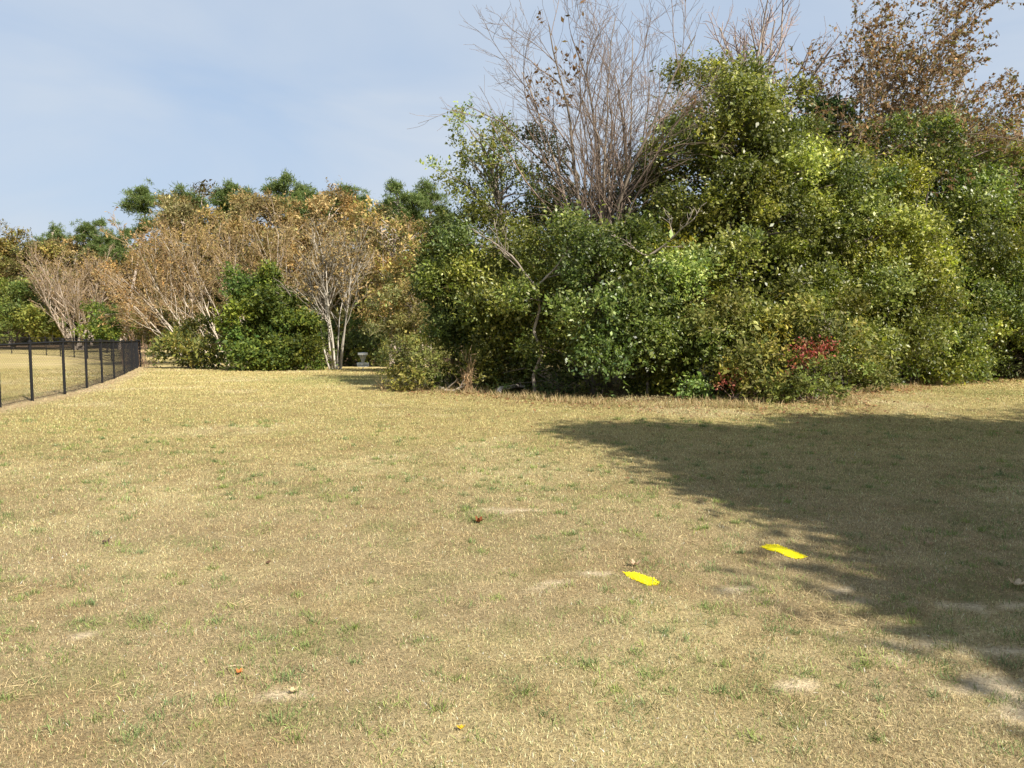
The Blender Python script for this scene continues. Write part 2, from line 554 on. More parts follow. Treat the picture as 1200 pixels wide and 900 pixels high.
def lawn():
    rng = np.random.default_rng(7)
    NB = 1500000
    # depth density ~ d^-0.6 after the wedge width
    u = rng.random(NB)
    d = (2.0 ** 0.25 + u * (34 ** 0.25 - 2.0 ** 0.25)) ** (1 / 0.25)
    x = (rng.random(NB) * 2 - 1) * (0.74 * d + 0.8)
    keep = rng.random(NB) > bare_mask(x, d) * 0.86
    fp = FENCE[np.argsort(FENCE[:, 1])]
    for p in TEE:
        keep &= ~in_poly(x, d, p)
    x, d = x[keep], d[keep]
    n = len(x)
    c = lawn_color(x, d)
    g = green_mask(x, d)
    kind = rng.random(n)
    c = c * np.exp(rng.normal(0.02, 0.40, (n, 1)))
    sel = kind < 0.085
    c[sel] = np.array([0.50, 0.40, 0.21]) * np.exp(rng.normal(0, 0.18, (sel.sum(), 1)))
    sel = (kind > 0.16) & (kind < 0.30)
    c[sel] = np.array([0.20, 0.125, 0.06]) * np.exp(rng.normal(0, 0.25, (sel.sum(), 1)))
    gr = rng.random(n) < (0.10 + 0.45 * g)
    c[gr] = np.array([0.17, 0.205, 0.065]) * np.exp(rng.normal(0, 0.28, (gr.sum(), 1)))
    sc = np.maximum(1, d / 4.0) ** 0.75
    L = (0.010 + 0.022 * rng.random(n) ** 1.4) * sc ** 0.6
    lie = rng.random(n) < 0.35
    L[lie] *= 1.25
    W = (0.0014 + 0.0011 * rng.random(n)) * sc * 1.05
    el = np.where(lie, R(3) + R(14) * rng.random(n), R(25) + R(55) * rng.random(n))
    mb = MB()
    blade_mesh(mb, rng, x, d, L, W, el, np.clip(c, 0.01, 0.62), 0.25)
    # fresh green tufts
    NT = 2600
    td = (2.2 ** 0.6 + rng.random(NT) * (13 ** 0.6 - 2.2 ** 0.6)) ** (1 / 0.6)
    tx = (rng.random(NT) * 2 - 1) * (0.7 * td + 0.3)
    ok = (rng.random(NT) < 0.18 + 0.82 * sstep(0.42, 0.62, fbm(tx, td, 1.9, 91))) & (bare_mask(tx, td) < 0.4)
    tx, td = tx[ok], td[ok]
    nb = (6 + 50 * rng.random(len(tx)) ** 1.8).astype(int)
    rr = np.repeat(0.015 + 0.05 * rng.random(len(tx)) ** 1.5, nb)
    px = np.repeat(tx, nb) + rng.normal(0, 1, nb.sum()) * rr * 1.2
    py = np.repeat(td, nb) + rng.normal(0, 1, nb.sum()) * rr
    m = len(px)
    sc = np.maximum(1, py / 4.5) ** 0.6
    hue = np.repeat(rng.random(len(tx)), nb)[:, None]
    c = np.array([0.125, 0.178, 0.070]) * (1 - hue) + np.array([0.20, 0.25, 0.06]) * hue
    c = c * np.exp(rng.normal(0, 0.25, (m, 1)))
    blade_mesh(mb, rng, px, py, (0.025 + 0.045 * rng.random(m)) * sc ** 0.4, (0.0020 + 0.0014 * rng.random(m)) * sc, R(28) + R(50) * rng.random(m), c, 0.5)
    # little heaps of clipped straw
    NH = 60
    hd = (2.2 ** 0.6 + rng.random(NH) * (13 ** 0.6 - 2.2 ** 0.6)) ** (1 / 0.6)
    hx = (rng.random(NH) * 2 - 1) * (0.7 * hd)
    nb = rng.integers(20, 80, NH)
    px = np.repeat(hx, nb) + rng.normal(0, 0.09, nb.sum())
    py = np.repeat(hd, nb) + rng.normal(0, 0.06, nb.sum())
    m = len(px)
    c = np.array([0.48, 0.375, 0.20]) * np.exp(rng.normal(0, 0.2, (m, 1)))
    blade_mesh(mb, rng, px, py, 0.03 + 0.05 * rng.random(m), 0.0018 + 0.001 * rng.random(m), R(4) + R(20) * rng.random(m), c, 0.2, 0.012)
    tag(mb.build('lawn_grass', M_GRASS), kind='stuff')
lawn()

# ---------------------------------------------------------------- yellow tee marks
def tee_mark(poly, label, seed):
    rng = np.random.default_rng(seed)
    lo, hi = poly.min(0) - 0.02, poly.max(0) + 0.02
    mb = MB()
    yel = np.array([0.86, 0.74, 0.008])
    # matted painted thatch: a low irregular cushion
    c = poly.mean(0)
    n = len(poly)
    ring = [(1.0, -0.003), (0.97, 0.005), (0.7, 0.008), (0.35, 0.009)]
    v, f = [], []
    for s, h in ring:
        q = c + (poly - c) * s * 0.93
        v.append(np.stack([q[:, 0], q[:, 1], terrain(q[:, 0], q[:, 1]) + h + rng.normal(0, 0.0015, n)], -1))
    v = np.concatenate(v + [np.array([[c[0], c[1], float(terrain(c[0], c[1])) + 0.009]])])
    for k in range(3):
        for i in range(n):
            j = (i + 1) % n
            f.append([k * n + i, k * n + j, (k + 1) * n + j, (k + 1) * n + i])
    tri = [[3 * n + i, 3 * n + (i + 1) % n, 4 * n] for i in range(n)]
    mb.add(v, [np.array(f), np.array(tri)], yel)
    K = 7000
    x = lo[0] + rng.random(K) * (hi[0] - lo[0])
    y = lo[1] + rng.random(K) * (hi[1] - lo[1])
    wob = 0.95 + 0.22 * (fbm(x, y, 0.02, seed + 5) - 0.35)
    ok = in_poly(c[0] + (x - c[0]) / wob, c[1] + (y - c[1]) / wob, poly)
    x, y = x[ok], y[ok]
    m = len(x)
    blade_mesh(mb, rng, x, y, 0.010 + 0.016 * rng.random(m), 0.002 + 0.0015 * rng.random(m), R(4) + R(26) * rng.random(m) ** 1.5,
               np.where(rng.random((m, 1)) < .07, np.array([.45, .36, .12]), yel) * np.exp(rng.normal(-.05, 0.2, (m, 1))), 0.3, 0.006)
    tag(mb.build('tee_mark', M_PAINT), label, 'tee mark', 'yellow tee marks on the lawn')
tee_mark(TEE[0], 'yellow mark on the lawn just below the curled pale dead leaf', 1)
tee_mark(TEE[1], 'yellow mark on the lawn close to the edge of the big shadow', 2)

# ---------------------------------------------------------------- black chain link fence
def resample(path, step):
    seg = np.hypot(*(path[1:] - path[:-1]).T)
    s = np.concatenate([[0], np.cumsum(seg)])
    return s, s[-1]
def smooth_path(path, sub=8):
    P = np.vstack([2 * path[0] - path[1], path, 2 * path[-1] - path[-2]])
    outp = []
    for i in range(1, len(P) - 2):
        for k in range(sub):
            t = k / sub
            a, b, c, d = P[i - 1], P[i], P[i + 1], P[i + 2]
            outp.append(0.5 * ((2 * b) + (-a + c) * t + (2 * a - 5 * b + 4 * c - d) * t * t + (-a + 3 * b - 3 * c + d) * t ** 3))
    outp.append(P[-2])
    return np.array(outp)
FP = smooth_path(FENCE)
seg = np.hypot(*(FP[1:] - FP[:-1]).T)
FS = np.concatenate([[0], np.cumsum(seg)])
def fpos(s, z):
    x, y = np.interp(s, FS, FP[:, 0]), np.interp(s, FS, FP[:, 1])
    return np.stack([x, y, terrain(x, y) + z], -1)
FH = 1.22
fence = thing('chain_link_fence', 'long black chain link fence curving around the grassy basin at left', 'fence', (*FENCE[3], float(terrain(*FENCE[3]))))
blk = np.array([0.012, 0.012, 0.013])
s_posts = []
for p in FENCE[:11]:
    i = np.argmin(np.hypot(*(FP - p).T)); s_posts.append(FS[i])
s = s_posts[-1] + 2.3
while s < FS[-1]:
    s_posts.append(s); s += 2.6
for s in s_posts:
    mb = MB()
    zz = np.array([-0.05, 0.4, 0.8, FH + 0.03])
    P = np.array([fpos(s, z) for z in zz])
    tubes(mb, P[None], np.full((1, 4), 0.030), 10, blk)
    # rounded cap
    cp = np.array([fpos(s, FH + 0.03), fpos(s, FH + 0.05), fpos(s, FH + 0.068)])
    tubes(mb, cp[None], np.array([[0.036, 0.032, 0.004]]), 10, blk)
    mb.build('post', M_BLACK, fence, True)
ss = np.arange(0, FS[-1], 0.3)
mb = MB(); tubes(mb, fpos(ss, FH - 0.01)[None], np.full((1, len(ss)), 0.021), 8, blk); mb.build('top_rail', M_BLACK, fence, True)
mb = MB(); tubes(mb, fpos(ss, 0.05)[None], np.full((1, len(ss)), 0.005), 5, blk); mb.build('tension_wire', M_BLACK, fence, True)
mb = MB()
s0 = np.arange(-FH, FS[-1], 0.072)
tt = np.linspace(0, 1, 6)
for sg in (1, -1):
    S = (s0 if sg > 0 else s0 + FH)[:, None] + sg * tt[None, :] * (FH - 0.04)
    ok = (S.min(1) > 0) & (S.max(1) < FS[-1])
    S = S[ok]
    Z = np.broadcast_to(0.02 + tt[None, :] * (FH - 0.03), S.shape)
    P = fpos(S.ravel(), Z.ravel()).reshape(*S.shape, 3)
    P[..., 0] += 0.004 * sg
    tubes(mb, P, np.full(S.shape, 0.0023), 3, blk)
mb.build('chain_link_mesh', M_BLACK, fence)

# ---------------------------------------------------------------- disc golf basket
def basket(px, py, k):
    b = gp(px, py)
    t = thing('disc_golf_basket', 'small white and grey disc golf basket beside the pale multi-trunk tree', 'basket', b)
    low = np.array([0, 0, 0.27])
    g0 = b.copy()
    b = b - low                       # short pole: the tray hangs low over the grass
    wht, gal = np.array([0.78, 0.8, 0.8]), np.array([0.55, 0.57, 0.58])
    def circ(r, z, n=25):
        a = np.linspace(0, 2 * math.pi, n)
        return np.stack([b[0] + r * np.cos(a), b[1] + r * np.sin(a), np.full(n, b[2] + z)], -1)
    mb = MB(); tubes(mb, np.array([[[g0[0], g0[1], g0[2] - .05], [b[0], b[1], b[2] + .7 * k], [b[0], b[1], b[2] + 1.38 * k]]]), np.full((1, 3), .024 * k), 10, gal); mb.build('pole', M_METAL, t, True)
    mb = MB()      # band: outer and inner wall with a cap above
    for r in (.275, .262):
        lo, hi = circ(r * k, 1.27 * k), circ(r * k, 1.38 * k)
        n = len(lo); i = np.arange(n - 1)
        mb.add(np.vstack([lo, hi]), [np.stack([i, i + 1, i + 1 + n, i + n], -1)], wht)
    n = 24
    lid = circ(.27 * k, 1.384 * k)[:n]
    mb.add(np.vstack([lid, [[b[0], b[1], b[2] + 1.40 * k]]]), [np.array([[i, (i + 1) % n, n] for i in range(n)])], wht)
    mb.build('top_band', M_BLACK, t)
    mb = MB()
    for a in np.linspace(0, 2 * math.pi, 13)[:-1]:
        for r1 in (.25, .15):
            q = np.linspace(0, 1, 7)
            r = (r1 + (.05 - r1) * q ** 0.7) * k
            z = (1.27 + (.80 - 1.27) * q) * k
            tubes(mb, np.stack([b[0] + r * np.cos(a), b[1] + r * np.sin(a), b[2] + z], -1)[None], np.full((1, 7), .008 * k), 5, gal)
    mb.build('chains', M_METAL, t)
    tr = MB()
    for r, z, w in ((.335, .81, .012), (.335, .74, .007), (.31, .62, .01), (.2, .615, .007), (.1, .613, .007)):
        tubes(tr, circ(r * k, z * k)[None], np.full((1, 25), w * k), 6, wht)
    for a in np.linspace(0, 2 * math.pi, 29)[:-1]:
        pts = [(.335, .81), (.325, .7), (.31, .62), (.02, .61)]
        tubes(tr, np.array([[[b[0] + r * k * math.cos(a), b[1] + r * k * math.sin(a), b[2] + z * k] for r, z in pts]]), np.full((1, 4), .0075 * k), 5, wht)
    tr.build('basket_tray', M_BLACK, t)
basket(425.5, 434.5, 0.73)

# ---------------------------------------------------------------- leafy trees and shrubs built of lobes
def leafy(name, label, cat, lobes, base=None, L=0.074, W=0.037, dens=780, pal=None, wts=None, subr=0.58, shoot=0.36, k=8, mat=None, seed=0,
          bark=(0.13, 0.11, 0.085), trunk_r=0.09, group=None, up=0.35, fill=0.14, flat=0.8, gap=0.16, var=0.27, stems=1, limb=True, stray=0.16, droop=0.0, subvar=0.26, extra=None, spread=3.2):
    """lobes: (px, py, rx_px, ry_px, depth, rdepth_m)"""
    rng = np.random.default_rng(seed)
    LB = [(at(px, py, d), np.array([rx / FPX * d, rd, ry / FPX * d])) for px, py, rx, ry, d, rd in lobes]
    if base is None:
        x = np.mean([c[0] for c, r in LB]); y = np.mean([c[1] for c, r in LB])
        base = np.array([x, y, float(terrain(x, y))])
    t = thing(name, label, cat, base, group)
    subs, outd = [], []
    for c, r in LB:
        area = 4 * math.pi * ((r[0] * r[1]) ** 1.6 / 3 + (r[0] * r[2]) ** 1.6 / 3 + (r[1] * r[2]) ** 1.6 / 3) ** (1 / 1.6)
        n = max(8, int(area / (subr * subr * spread)))
        i = np.arange(n) + 0.5
        ph = np.arccos(1 - 2 * i / n); th = math.pi * (1 + 5 ** 0.5) * i + rng.random() * 6
        d = nrm(np.stack([np.cos(th) * np.sin(ph), np.sin(th) * np.sin(ph), np.cos(ph)], -1) + rng.normal(0, 0.16, (n, 3)))
        lump = np.zeros(n)
        for _ in range(4):
            wv = rng.normal(0, 2.6, 3)
            lump = lump + np.sin(d @ wv + rng.random() * 6.28)
        q = c + d * r * np.clip(0.78 + 0.14 * lump[:, None] + 0.15 * rng.normal(size=(n, 1)), 0.35, 1.22)
        keep = (rng.random(n) > gap) & ~((d[:, 1] > 0.45) & (rng.random(n) < 0.5))
        for c2, r2 in LB:
            if c2 is not c:
                keep &= (((q - c2) / r2) ** 2).sum(1) > 0.45
        keep &= q[:, 2] > terrain(q[:, 0], q[:, 1]) + 0.05
        subs.append(q[keep]); outd.append(d[keep])
    subs, outd = np.concatenate(subs), np.concatenate(outd)
    ns = len(subs)
    sr = subr * (0.5 + 0.75 * rng.random(ns))
    per = np.maximum(3, (dens * 4 * math.pi * sr ** 2 * 0.52 / k)).astype(int)
    idx = np.repeat(np.arange(ns), per)
    M = len(idx)
    d = nrm(rng.normal(size=(M, 3)) + outd[idx] * 0.6 + np.array([0, 0, 0.35]))
    rad = sr[idx] * (0.45 + 0.6 * rng.random(M) ** 0.6)
    st = rng.random(M) < stray
    rad[st] *= 1.25 + 0.5 * rng.random(st.sum())
    p0 = subs[idx] + d * rad[:, None] * np.array([1, 1, flat])
    sd = nrm(d * 0.7 + outd[idx] * 0.5 + rng.normal(size=(M, 3)) * 0.35 + np.array([0, 0, 0.3 - droop]))
    tone = np.exp(rng.normal(0, subvar, (ns, 1)))
    hue = rng.normal(0, 1, ns)
    mb = MB()
    PP = np.repeat(p0, k, 0); SD = np.repeat(sd, k, 0)
    tpos = np.tile((np.arange(k) + 0.5) / k, M) + rng.normal(0, 0.06, M * k)
    PP = PP + SD * (tpos * shoot - shoot * 0.5)[:, None]
    ax = nrm(SD * 0.55 + perp(rng, SD) * 0.9 + np.array([0, 0, -droop]))
    nv = nrm(np.repeat(outd[idx], k, 0) * 0.45 + rng.normal(size=(M * k, 3)) * 0.45 + np.array([0, 0, up]))
    s = np.exp(rng.normal(0, 0.33, M * k))
    ok = PP[:, 2] > terrain(PP[:, 0], PP[:, 1]) + 0.03
    c = palette(rng, M * k, pal, var, wts) * np.repeat(tone[idx], k, 0)
    hh = np.repeat(hue[idx], k)[:, None]
    c = c * (1 + np.array([0.10, 0.02, -0.08]) * hh)
    c = np.clip(c, 0.004, 0.7)
    leaf_quads(mb, PP[ok], ax[ok], nv[ok], (L * s)[ok], (W * s)[ok], c[ok])
    # inner leaves
    for cc, r in LB:
        vol = 4 / 3 * math.pi * r[0] * r[1] * r[2]
        n = int(vol * dens * fill * 0.5)
        if n < 1: continue
        q = cc + nrm(rng.normal(size=(n, 3))) * r * (rng.random((n, 1)) ** 0.4 * 0.72)
        q = q[q[:, 2] > terrain(q[:, 0], q[:, 1]) + 0.05]
        n = len(q)
        a = nrm(rng.normal(size=(n, 3))); nn = nrm(perp(rng, a) + np.array([0, 0, .3]))
        leaf_quads(mb, q, a, nn, L * 1.7, W * 1.9, palette(rng, n, pal, var, wts))
    if extra is not None:
        extra(mb, rng, subs, sr)
    mb.build('crown', mat or M_LEAF, t)
    # trunk and limbs
    tb = MB()
    top = np.array([np.mean([c[0] for c, r in LB]), np.mean([c[1] for c, r in LB]), max(c[2] for c, r in LB)])
    axes = []
    for sidx in range(stems):
        off = np.array([rng.normal(0, 0.12), rng.normal(0, 0.1), 0]) * (stems > 1)
        q = np.linspace(0, 1, 8)[:, None]
        b0 = base + off + np.array([0, 0, -0.08])
        tp = top + np.array([rng.normal(0, 0.5), rng.normal(0, 0.4), 0]) * (stems > 1)
        ptsx = b0 * (1 - q) + tp * q + np.concatenate([np.zeros((1, 3)), rng.normal(0, 0.07, (6, 3)), np.zeros((1, 3))]) * np.array([1, 1, 0.3])
        tubes(tb, ptsx[None], (trunk_r * (1 - 0.9 * q[:, 0]))[None], 8, np.array(bark))
        axes.append(ptsx)
    if limb:
        sel = rng.permutation(ns)[:min(ns, 90)]
        Ps, Rs = [], []
        for j in sel:
            axp = axes[rng.integers(0, len(axes))]
            e = subs[j]
            hz = np.clip(e[2] - 0.6 * np.hypot(*(e - axp[0])[:2]), axp[0][2] + 0.25, axp[-1][2])
            f = (hz - axp[0][2]) / max(1e-6, axp[-1][2] - axp[0][2])
            a = np.array([np.interp(f, np.linspace(0, 1, 8), axp[:, q]) for q in range(3)])
            q = np.linspace(0, 1, 6)[:, None]
            mid = np.array([0, 0, 0.12]) * np.sin(q * math.pi) * np.linalg.norm(e - a)
            pth = a * (1 - q) + e * q + mid + rng.normal(0, 0.04, (6, 3)) * np.sin(q * math.pi)
            Ps.append(pth); Rs.append(np.linspace(max(0.012, trunk_r * 0.38), 0.006, 6))
        tubes(tb, np.array(Ps), np.array(Rs), 5, np.array(bark))
    tb.build('trunk', M_BARK, t, True)
    return t

G_HOLLY = [(0.112, 0.133, 0.022), (0.178, 0.185, 0.036), (0.058, 0.080, 0.018), (0.30, 0.295, 0.10)]  # last tone: bright leaf highlights painted in as paler leaves
W_HOLLY = [.36, .30, .18, .16]
G_MID = [(0.092, 0.126, 0.024), (0.152, 0.178, 0.034), (0.05, 0.078, 0.02), (0.27, 0.28, 0.09)]  # last tone puts the leaf highlights into the colour here too
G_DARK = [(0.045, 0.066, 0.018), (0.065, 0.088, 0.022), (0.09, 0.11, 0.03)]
G_OLIVE = [(0.128, 0.138, 0.030), (0.178, 0.176, 0.042), (0.085, 0.100, 0.022), (0.23, 0.20, 0.06)]
G_GOLD = [(0.20, 0.160, 0.050), (0.25, 0.185, 0.07), (0.14, 0.135, 0.04), (0.28, 0.21, 0.10)]
G_TAN = [(0.30, 0.205, 0.085), (0.36, 0.255, 0.115), (0.24, 0.17, 0.07), (0.20, 0.17, 0.065)]
G_RUST = [(0.17, 0.095, 0.038), (0.22, 0.125, 0.045), (0.12, 0.07, 0.035), (0.13, 0.10, 0.035)]
G_PINE = [(0.070, 0.108, 0.032), (0.10, 0.14, 0.038), (0.13, 0.16, 0.045)]
G_BRIGHT = [(0.082, 0.115, 0.018), (0.145, 0.165, 0.028), (0.042, 0.07, 0.014)]

EV = 'evergreens in the thicket at right'
leafy('evergreen_tree', 'tallest glossy green evergreen, a broad cone rising in the middle of the right thicket', 'tree',
      [(853, 106, 44, 44, 19.2, .9), (826, 150, 48, 52, 19, 1.1), (880, 150, 50, 56, 19.2, 1.2), (805, 225, 42, 60, 19.2, 1.1), (918, 205, 54, 52, 19.3, 1.3), (850, 260, 70, 70, 18.4, 1.5), (935, 245, 62, 72, 18.9, 1.5), (880, 345, 85, 75, 18, 1.5)],
      pal=G_HOLLY, wts=W_HOLLY, mat=M_GLOSSY, seed=11, trunk_r=0.16, stems=2, group=EV)
leafy('evergreen_shrub', 'rounded bright green evergreen shrub in front of the bare fan-shaped tree', 'shrub',
      [(668, 300, 42, 40, 18.0, 1.0), (690, 350, 72, 62, 17.2, 1.4), (640, 375, 42, 40, 18.0, .8), (742, 330, 48, 55, 17.3, 1.1), (735, 395, 50, 40, 17.2, 1.0)],
      pal=G_MID, wts=W_HOLLY, mat=M_GLOSSY, seed=12, trunk_r=0.08, stems=3, group=EV)
leafy('evergreen_shrub', 'wide dark based evergreen shrub leaning over the lawn in the thicket centre', 'shrub',
      [(790, 345, 52, 60, 17.3, 1.1), (795, 405, 60, 46, 17.0, 1.1), (745, 435, 45, 26, 17.9, .8), (800, 448, 70, 22, 18.0, .8)],
      pal=G_MID, wts=W_HOLLY, mat=M_GLOSSY, seed=13, trunk_r=0.07, stems=3, group=EV)
leafy('evergreen_tree', 'open crowned evergreen with sky showing through, highest at the left end of the thicket', 'tree',
      [(556, 160, 36, 30, 20.6, .9), (530, 198, 27, 24, 20.6, .7), (572, 195, 36, 30, 20.5, .8), (600, 225, 34, 36, 20.6, .9), (560, 232, 28, 14, 20.6, .6)],
      base=gx(640, 20.6), pal=G_HOLLY, wts=W_HOLLY, mat=M_GLOSSY, seed=14, trunk_r=0.09, dens=270, gap=0.34, subr=0.36, fill=0.05, group=EV, bark=(0.2, 0.17, 0.14))
leafy('evergreen_tree', 'dull dark evergreen behind the bare fan-shaped tree, its top browned', 'tree',
      [(636, 205, 30, 42, 21.5, 1.0), (655, 265, 52, 50, 21.5, 1.3), (620, 290, 40, 45, 21.3, 1.2), (712, 262, 50, 50, 22.4, 1.3), (765, 232, 40, 52, 22.6, 1.2)],
      pal=[(0.06, 0.075, 0.022), (0.085, 0.085, 0.03), (0.045, 0.06, 0.018), (0.10, 0.075, 0.03)], mat=M_LEAF, seed=15, trunk_r=0.1, group=EV, gap=0.2, dens=340)
leafy('evergreen_shrub', 'yellowish evergreen shrub at the left end of the thicket above the small leafy bush', 'shrub',
      [(566, 300, 40, 42, 19.4, .9), (556, 345, 32, 40, 19.3, .8), (590, 345, 40, 50, 19.2, .9), (572, 388, 30, 36, 19.0, .7), (605, 392, 36, 34, 18.9, .8), (590, 432, 26, 18, 19.3, .5)],
      pal=G_HOLLY, wts=W_HOLLY, mat=M_GLOSSY, seed=16, trunk_r=0.07, stems=2, group=EV)
leafy('evergreen_shrub', 'narrow dark green evergreen at the outermost left edge of the thicket', 'shrub',
      [(530, 290, 20, 38, 20.2, .6), (528, 340, 20, 34, 20, .6), (536, 378, 18, 22, 19.8, .5)],
      pal=G_DARK, mat=M_LEAF, seed=17, trunk_r=0.06, group=EV, L=.09)
leafy('evergreen_tree', 'broad evergreen with yellow tinged leaves right of the tallest cone', 'tree',
      [(985, 195, 50, 50, 20.3, 1.3), (1015, 260, 62, 65, 20, 1.5), (975, 300, 52, 60, 19.6, 1.3), (1030, 340, 60, 65, 19.5, 1.4), (985, 380, 50, 52, 19, 1.2)],
      pal=G_HOLLY, wts=W_HOLLY, mat=M_GLOSSY, seed=18, trunk_r=0.13, stems=2, group=EV)
leafy('evergreen_tree', 'evergreen below the brown leaved tree, reaching down to the sunny strip of lawn', 'tree',
      [(1068, 198, 52, 45, 22, 1.4), (1105, 270, 60, 60, 21.8, 1.6), (1060, 320, 48, 50, 21.2, 1.3), (1085, 385, 58, 52, 20.8, 1.3), (1040, 420, 45, 34, 20.4, 1.0)],
      pal=G_MID, wts=W_HOLLY, mat=M_GLOSSY, seed=19, trunk_r=0.13, stems=2, group=EV)
leafy('evergreen_tree', 'evergreen near the right edge overhanging a dark hollow at its foot', 'tree',
      [(1150, 222, 52, 52, 23, 1.6), (1180, 310, 58, 60, 22.8, 1.6), (1140, 345, 45, 48, 22.2, 1.3), (1165, 385, 58, 34, 21.6, 1.2), (1120, 415, 34, 28, 21.6, .9)],
      pal=G_MID, wts=W_HOLLY, mat=M_GLOSSY, seed=20, trunk_r=0.13, stems=2, group=EV)
leafy('evergreen_tree', 'dark evergreen cut by the right edge of the picture', 'tree',
      [(1228, 238, 56, 52, 23.5, 1.7), (1255, 330, 65, 70, 23.2, 1.8), (1215, 380, 40, 40, 22.8, 1.2), (1290, 400, 60, 60, 23, 1.5)],
      pal=G_DARK + [(0.10, 0.13, 0.03)], mat=M_GLOSSY, seed=21, trunk_r=0.13, group=EV)
red_rng = np.random.default_rng(5)
leafy('evergreen_shrub', 'lower olive green shrub bulging forward beside the red vine', 'shrub',
      [(925, 395, 48, 48, 16.6, .9), (985, 405, 40, 45, 16.6, .9), (900, 440, 42, 36, 16, .8), (1010, 440, 28, 30, 17, .6)],
      pal=G_OLIVE, mat=M_LEAF, seed=22, trunk_r=0.05, stems=3, L=.075, W=.036, dens=600, subr=0.4, shoot=.28, group=EV)
leafy('low_bush', 'low green bush standing furthest out onto the lawn below the red vine', 'bush',
      [(955, 450, 42, 30, 15.3, .6), (925, 458, 32, 22, 15.3, .5), (978, 457, 25, 22, 15.3, .5)],
      pal=[(0.10, 0.122, 0.025), (0.155, 0.165, 0.04), (0.06, 0.075, 0.02)], mat=M_LEAF, seed=23, trunk_r=0.03, stems=4, L=.06, W=.03, dens=800, subr=0.28, shoot=.22)
leafy('evergreen_shrub', 'olive yellow shrub between the tallest cone and the lawn', 'shrub',
      [(850, 400, 55, 45, 16.7, .9), (885, 438, 42, 30, 16.8, .8), (845, 452, 45, 20, 17.2, .7)],
      pal=G_OLIVE, mat=M_LEAF, seed=24, trunk_r=0.05, stems=3, L=.075, W=.036, dens=600, subr=0.4, shoot=.28, group=EV)
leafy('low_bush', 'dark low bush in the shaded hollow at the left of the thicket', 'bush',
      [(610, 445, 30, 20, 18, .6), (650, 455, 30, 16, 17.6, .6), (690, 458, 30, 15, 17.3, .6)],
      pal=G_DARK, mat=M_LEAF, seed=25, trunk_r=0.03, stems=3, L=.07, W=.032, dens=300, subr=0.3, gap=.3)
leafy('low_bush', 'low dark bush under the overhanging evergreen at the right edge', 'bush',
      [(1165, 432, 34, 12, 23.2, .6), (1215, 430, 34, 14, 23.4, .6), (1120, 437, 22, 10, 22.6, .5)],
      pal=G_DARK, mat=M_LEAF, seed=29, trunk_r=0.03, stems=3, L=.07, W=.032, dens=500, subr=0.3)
leafy('shade_tree_sapling', 'olive green tree behind and right of the brown leaved tree', 'tree',
      [(1135, 160, 40, 34, 25.5, 1.3), (1155, 195, 32, 40, 25.5, 1.2), (1105, 190, 35, 34, 25.5, 1.2)],
      pal=G_OLIVE, mat=M_LEAF, seed=26, trunk_r=0.12, L=.11, W=.05, dens=300, gap=.25)
leafy('background_tree', 'dark tree filling the gap behind the thicket centre', 'tree',
      [(770, 290, 60, 75, 23.5, 1.5), (960, 175, 45, 40, 24, 1.4), (700, 350, 90, 70, 23, 1.4), (1000, 320, 90, 90, 24, 1.5), (860, 330, 90, 100, 23, 1.4)],
      pal=G_DARK, mat=M_LEAF, seed=27, trunk_r=0.12, L=.13, W=.065, dens=260, gap=.1, fill=.5)
leafy('background_tree', 'dark tree behind the evergreens at the right edge', 'tree',
      [(1190, 300, 90, 80, 27, 1.6), (1100, 350, 90, 80, 26, 1.5), (1290, 310, 80, 100, 27, 1.6), (1020, 390, 60, 50, 23, 1.0)],
      pal=G_DARK, mat=M_LEAF, seed=28, trunk_r=0.12, L=.13, W=.065, dens=260, gap=.1, fill=.5)

# middle: bushes by the basket
leafy('weeping_bush', 'drooping olive yellow sapling between the basket and the thicket', 'tree',
      [(482, 345, 42, 34, 30, 1.2), (462, 372, 28, 24, 30, .9), (502, 378, 36, 30, 29.6, 1.0)],
      base=gx(490, 30), pal=[(0.20, 0.178, 0.05), (0.25, 0.20, 0.065), (0.15, 0.15, 0.04), (0.26, 0.19, 0.08)], mat=M_LEAF, seed=31, trunk_r=0.06, stems=3, L=.10, W=.035, dens=420, droop=.35, gap=.22)
leafy('leafy_bush', 'small olive bush on the lawn casting a short shadow, left of the thicket', 'bush',
      [(478, 414, 26, 18, 19.0, .5), (494, 428, 22, 20, 18.8, .5), (462, 426, 18, 13, 19.0, .4), (484, 444, 20, 11, 18.8, .4)],
      pal=G_OLIVE + [(0.20, 0.18, 0.06)], mat=M_LEAF, seed=32, trunk_r=0.03, stems=4, L=.06, W=.028, dens=760, subr=.26, shoot=.26, gap=.2, spread=2.6, stray=.4)
leafy('low_bush', 'little bright green bush beside the dry reed stalks', 'bush',
      [(523, 447, 17, 12, 19, .35), (514, 441, 11, 9, 19.2, .3)],
      pal=G_BRIGHT, mat=M_LEAF, seed=33, trunk_r=0.015, stems=4, L=.06, W=.025, dens=700, subr=.16, shoot=.16)
leafy('dead_bush', 'tan dead bush heaped behind the little bright green bush', 'bush',
      [(528, 425, 19, 12, 20.3, .45), (540, 436, 14, 12, 20.1, .4)],
      pal=[(0.42, 0.31, 0.19), (0.34, 0.25, 0.15), (0.5, 0.39, 0.26)], mat=M_DRY, seed=34, trunk_r=0.015, stems=6, L=.1, W=.012, dens=900, subr=.2, shoot=.25)
leafy('evergreen_bush', 'dense dark green rounded bush left of the pale multi-trunk tree', 'bush',
      [(310, 348, 38, 34, 33, 1.4), (290, 392, 26, 36, 32.6, 1.2), (335, 388, 36, 40, 32.6, 1.4), (310, 412, 40, 22, 32, 1.2), (350, 415, 22, 18, 32, .9)],
      pal=G_BRIGHT, mat=M_LEAF, seed=35, trunk_r=0.08, stems=3, L=.115, W=.058, dens=430, subr=.6, shoot=.45, spread=2.5, gap=.05)
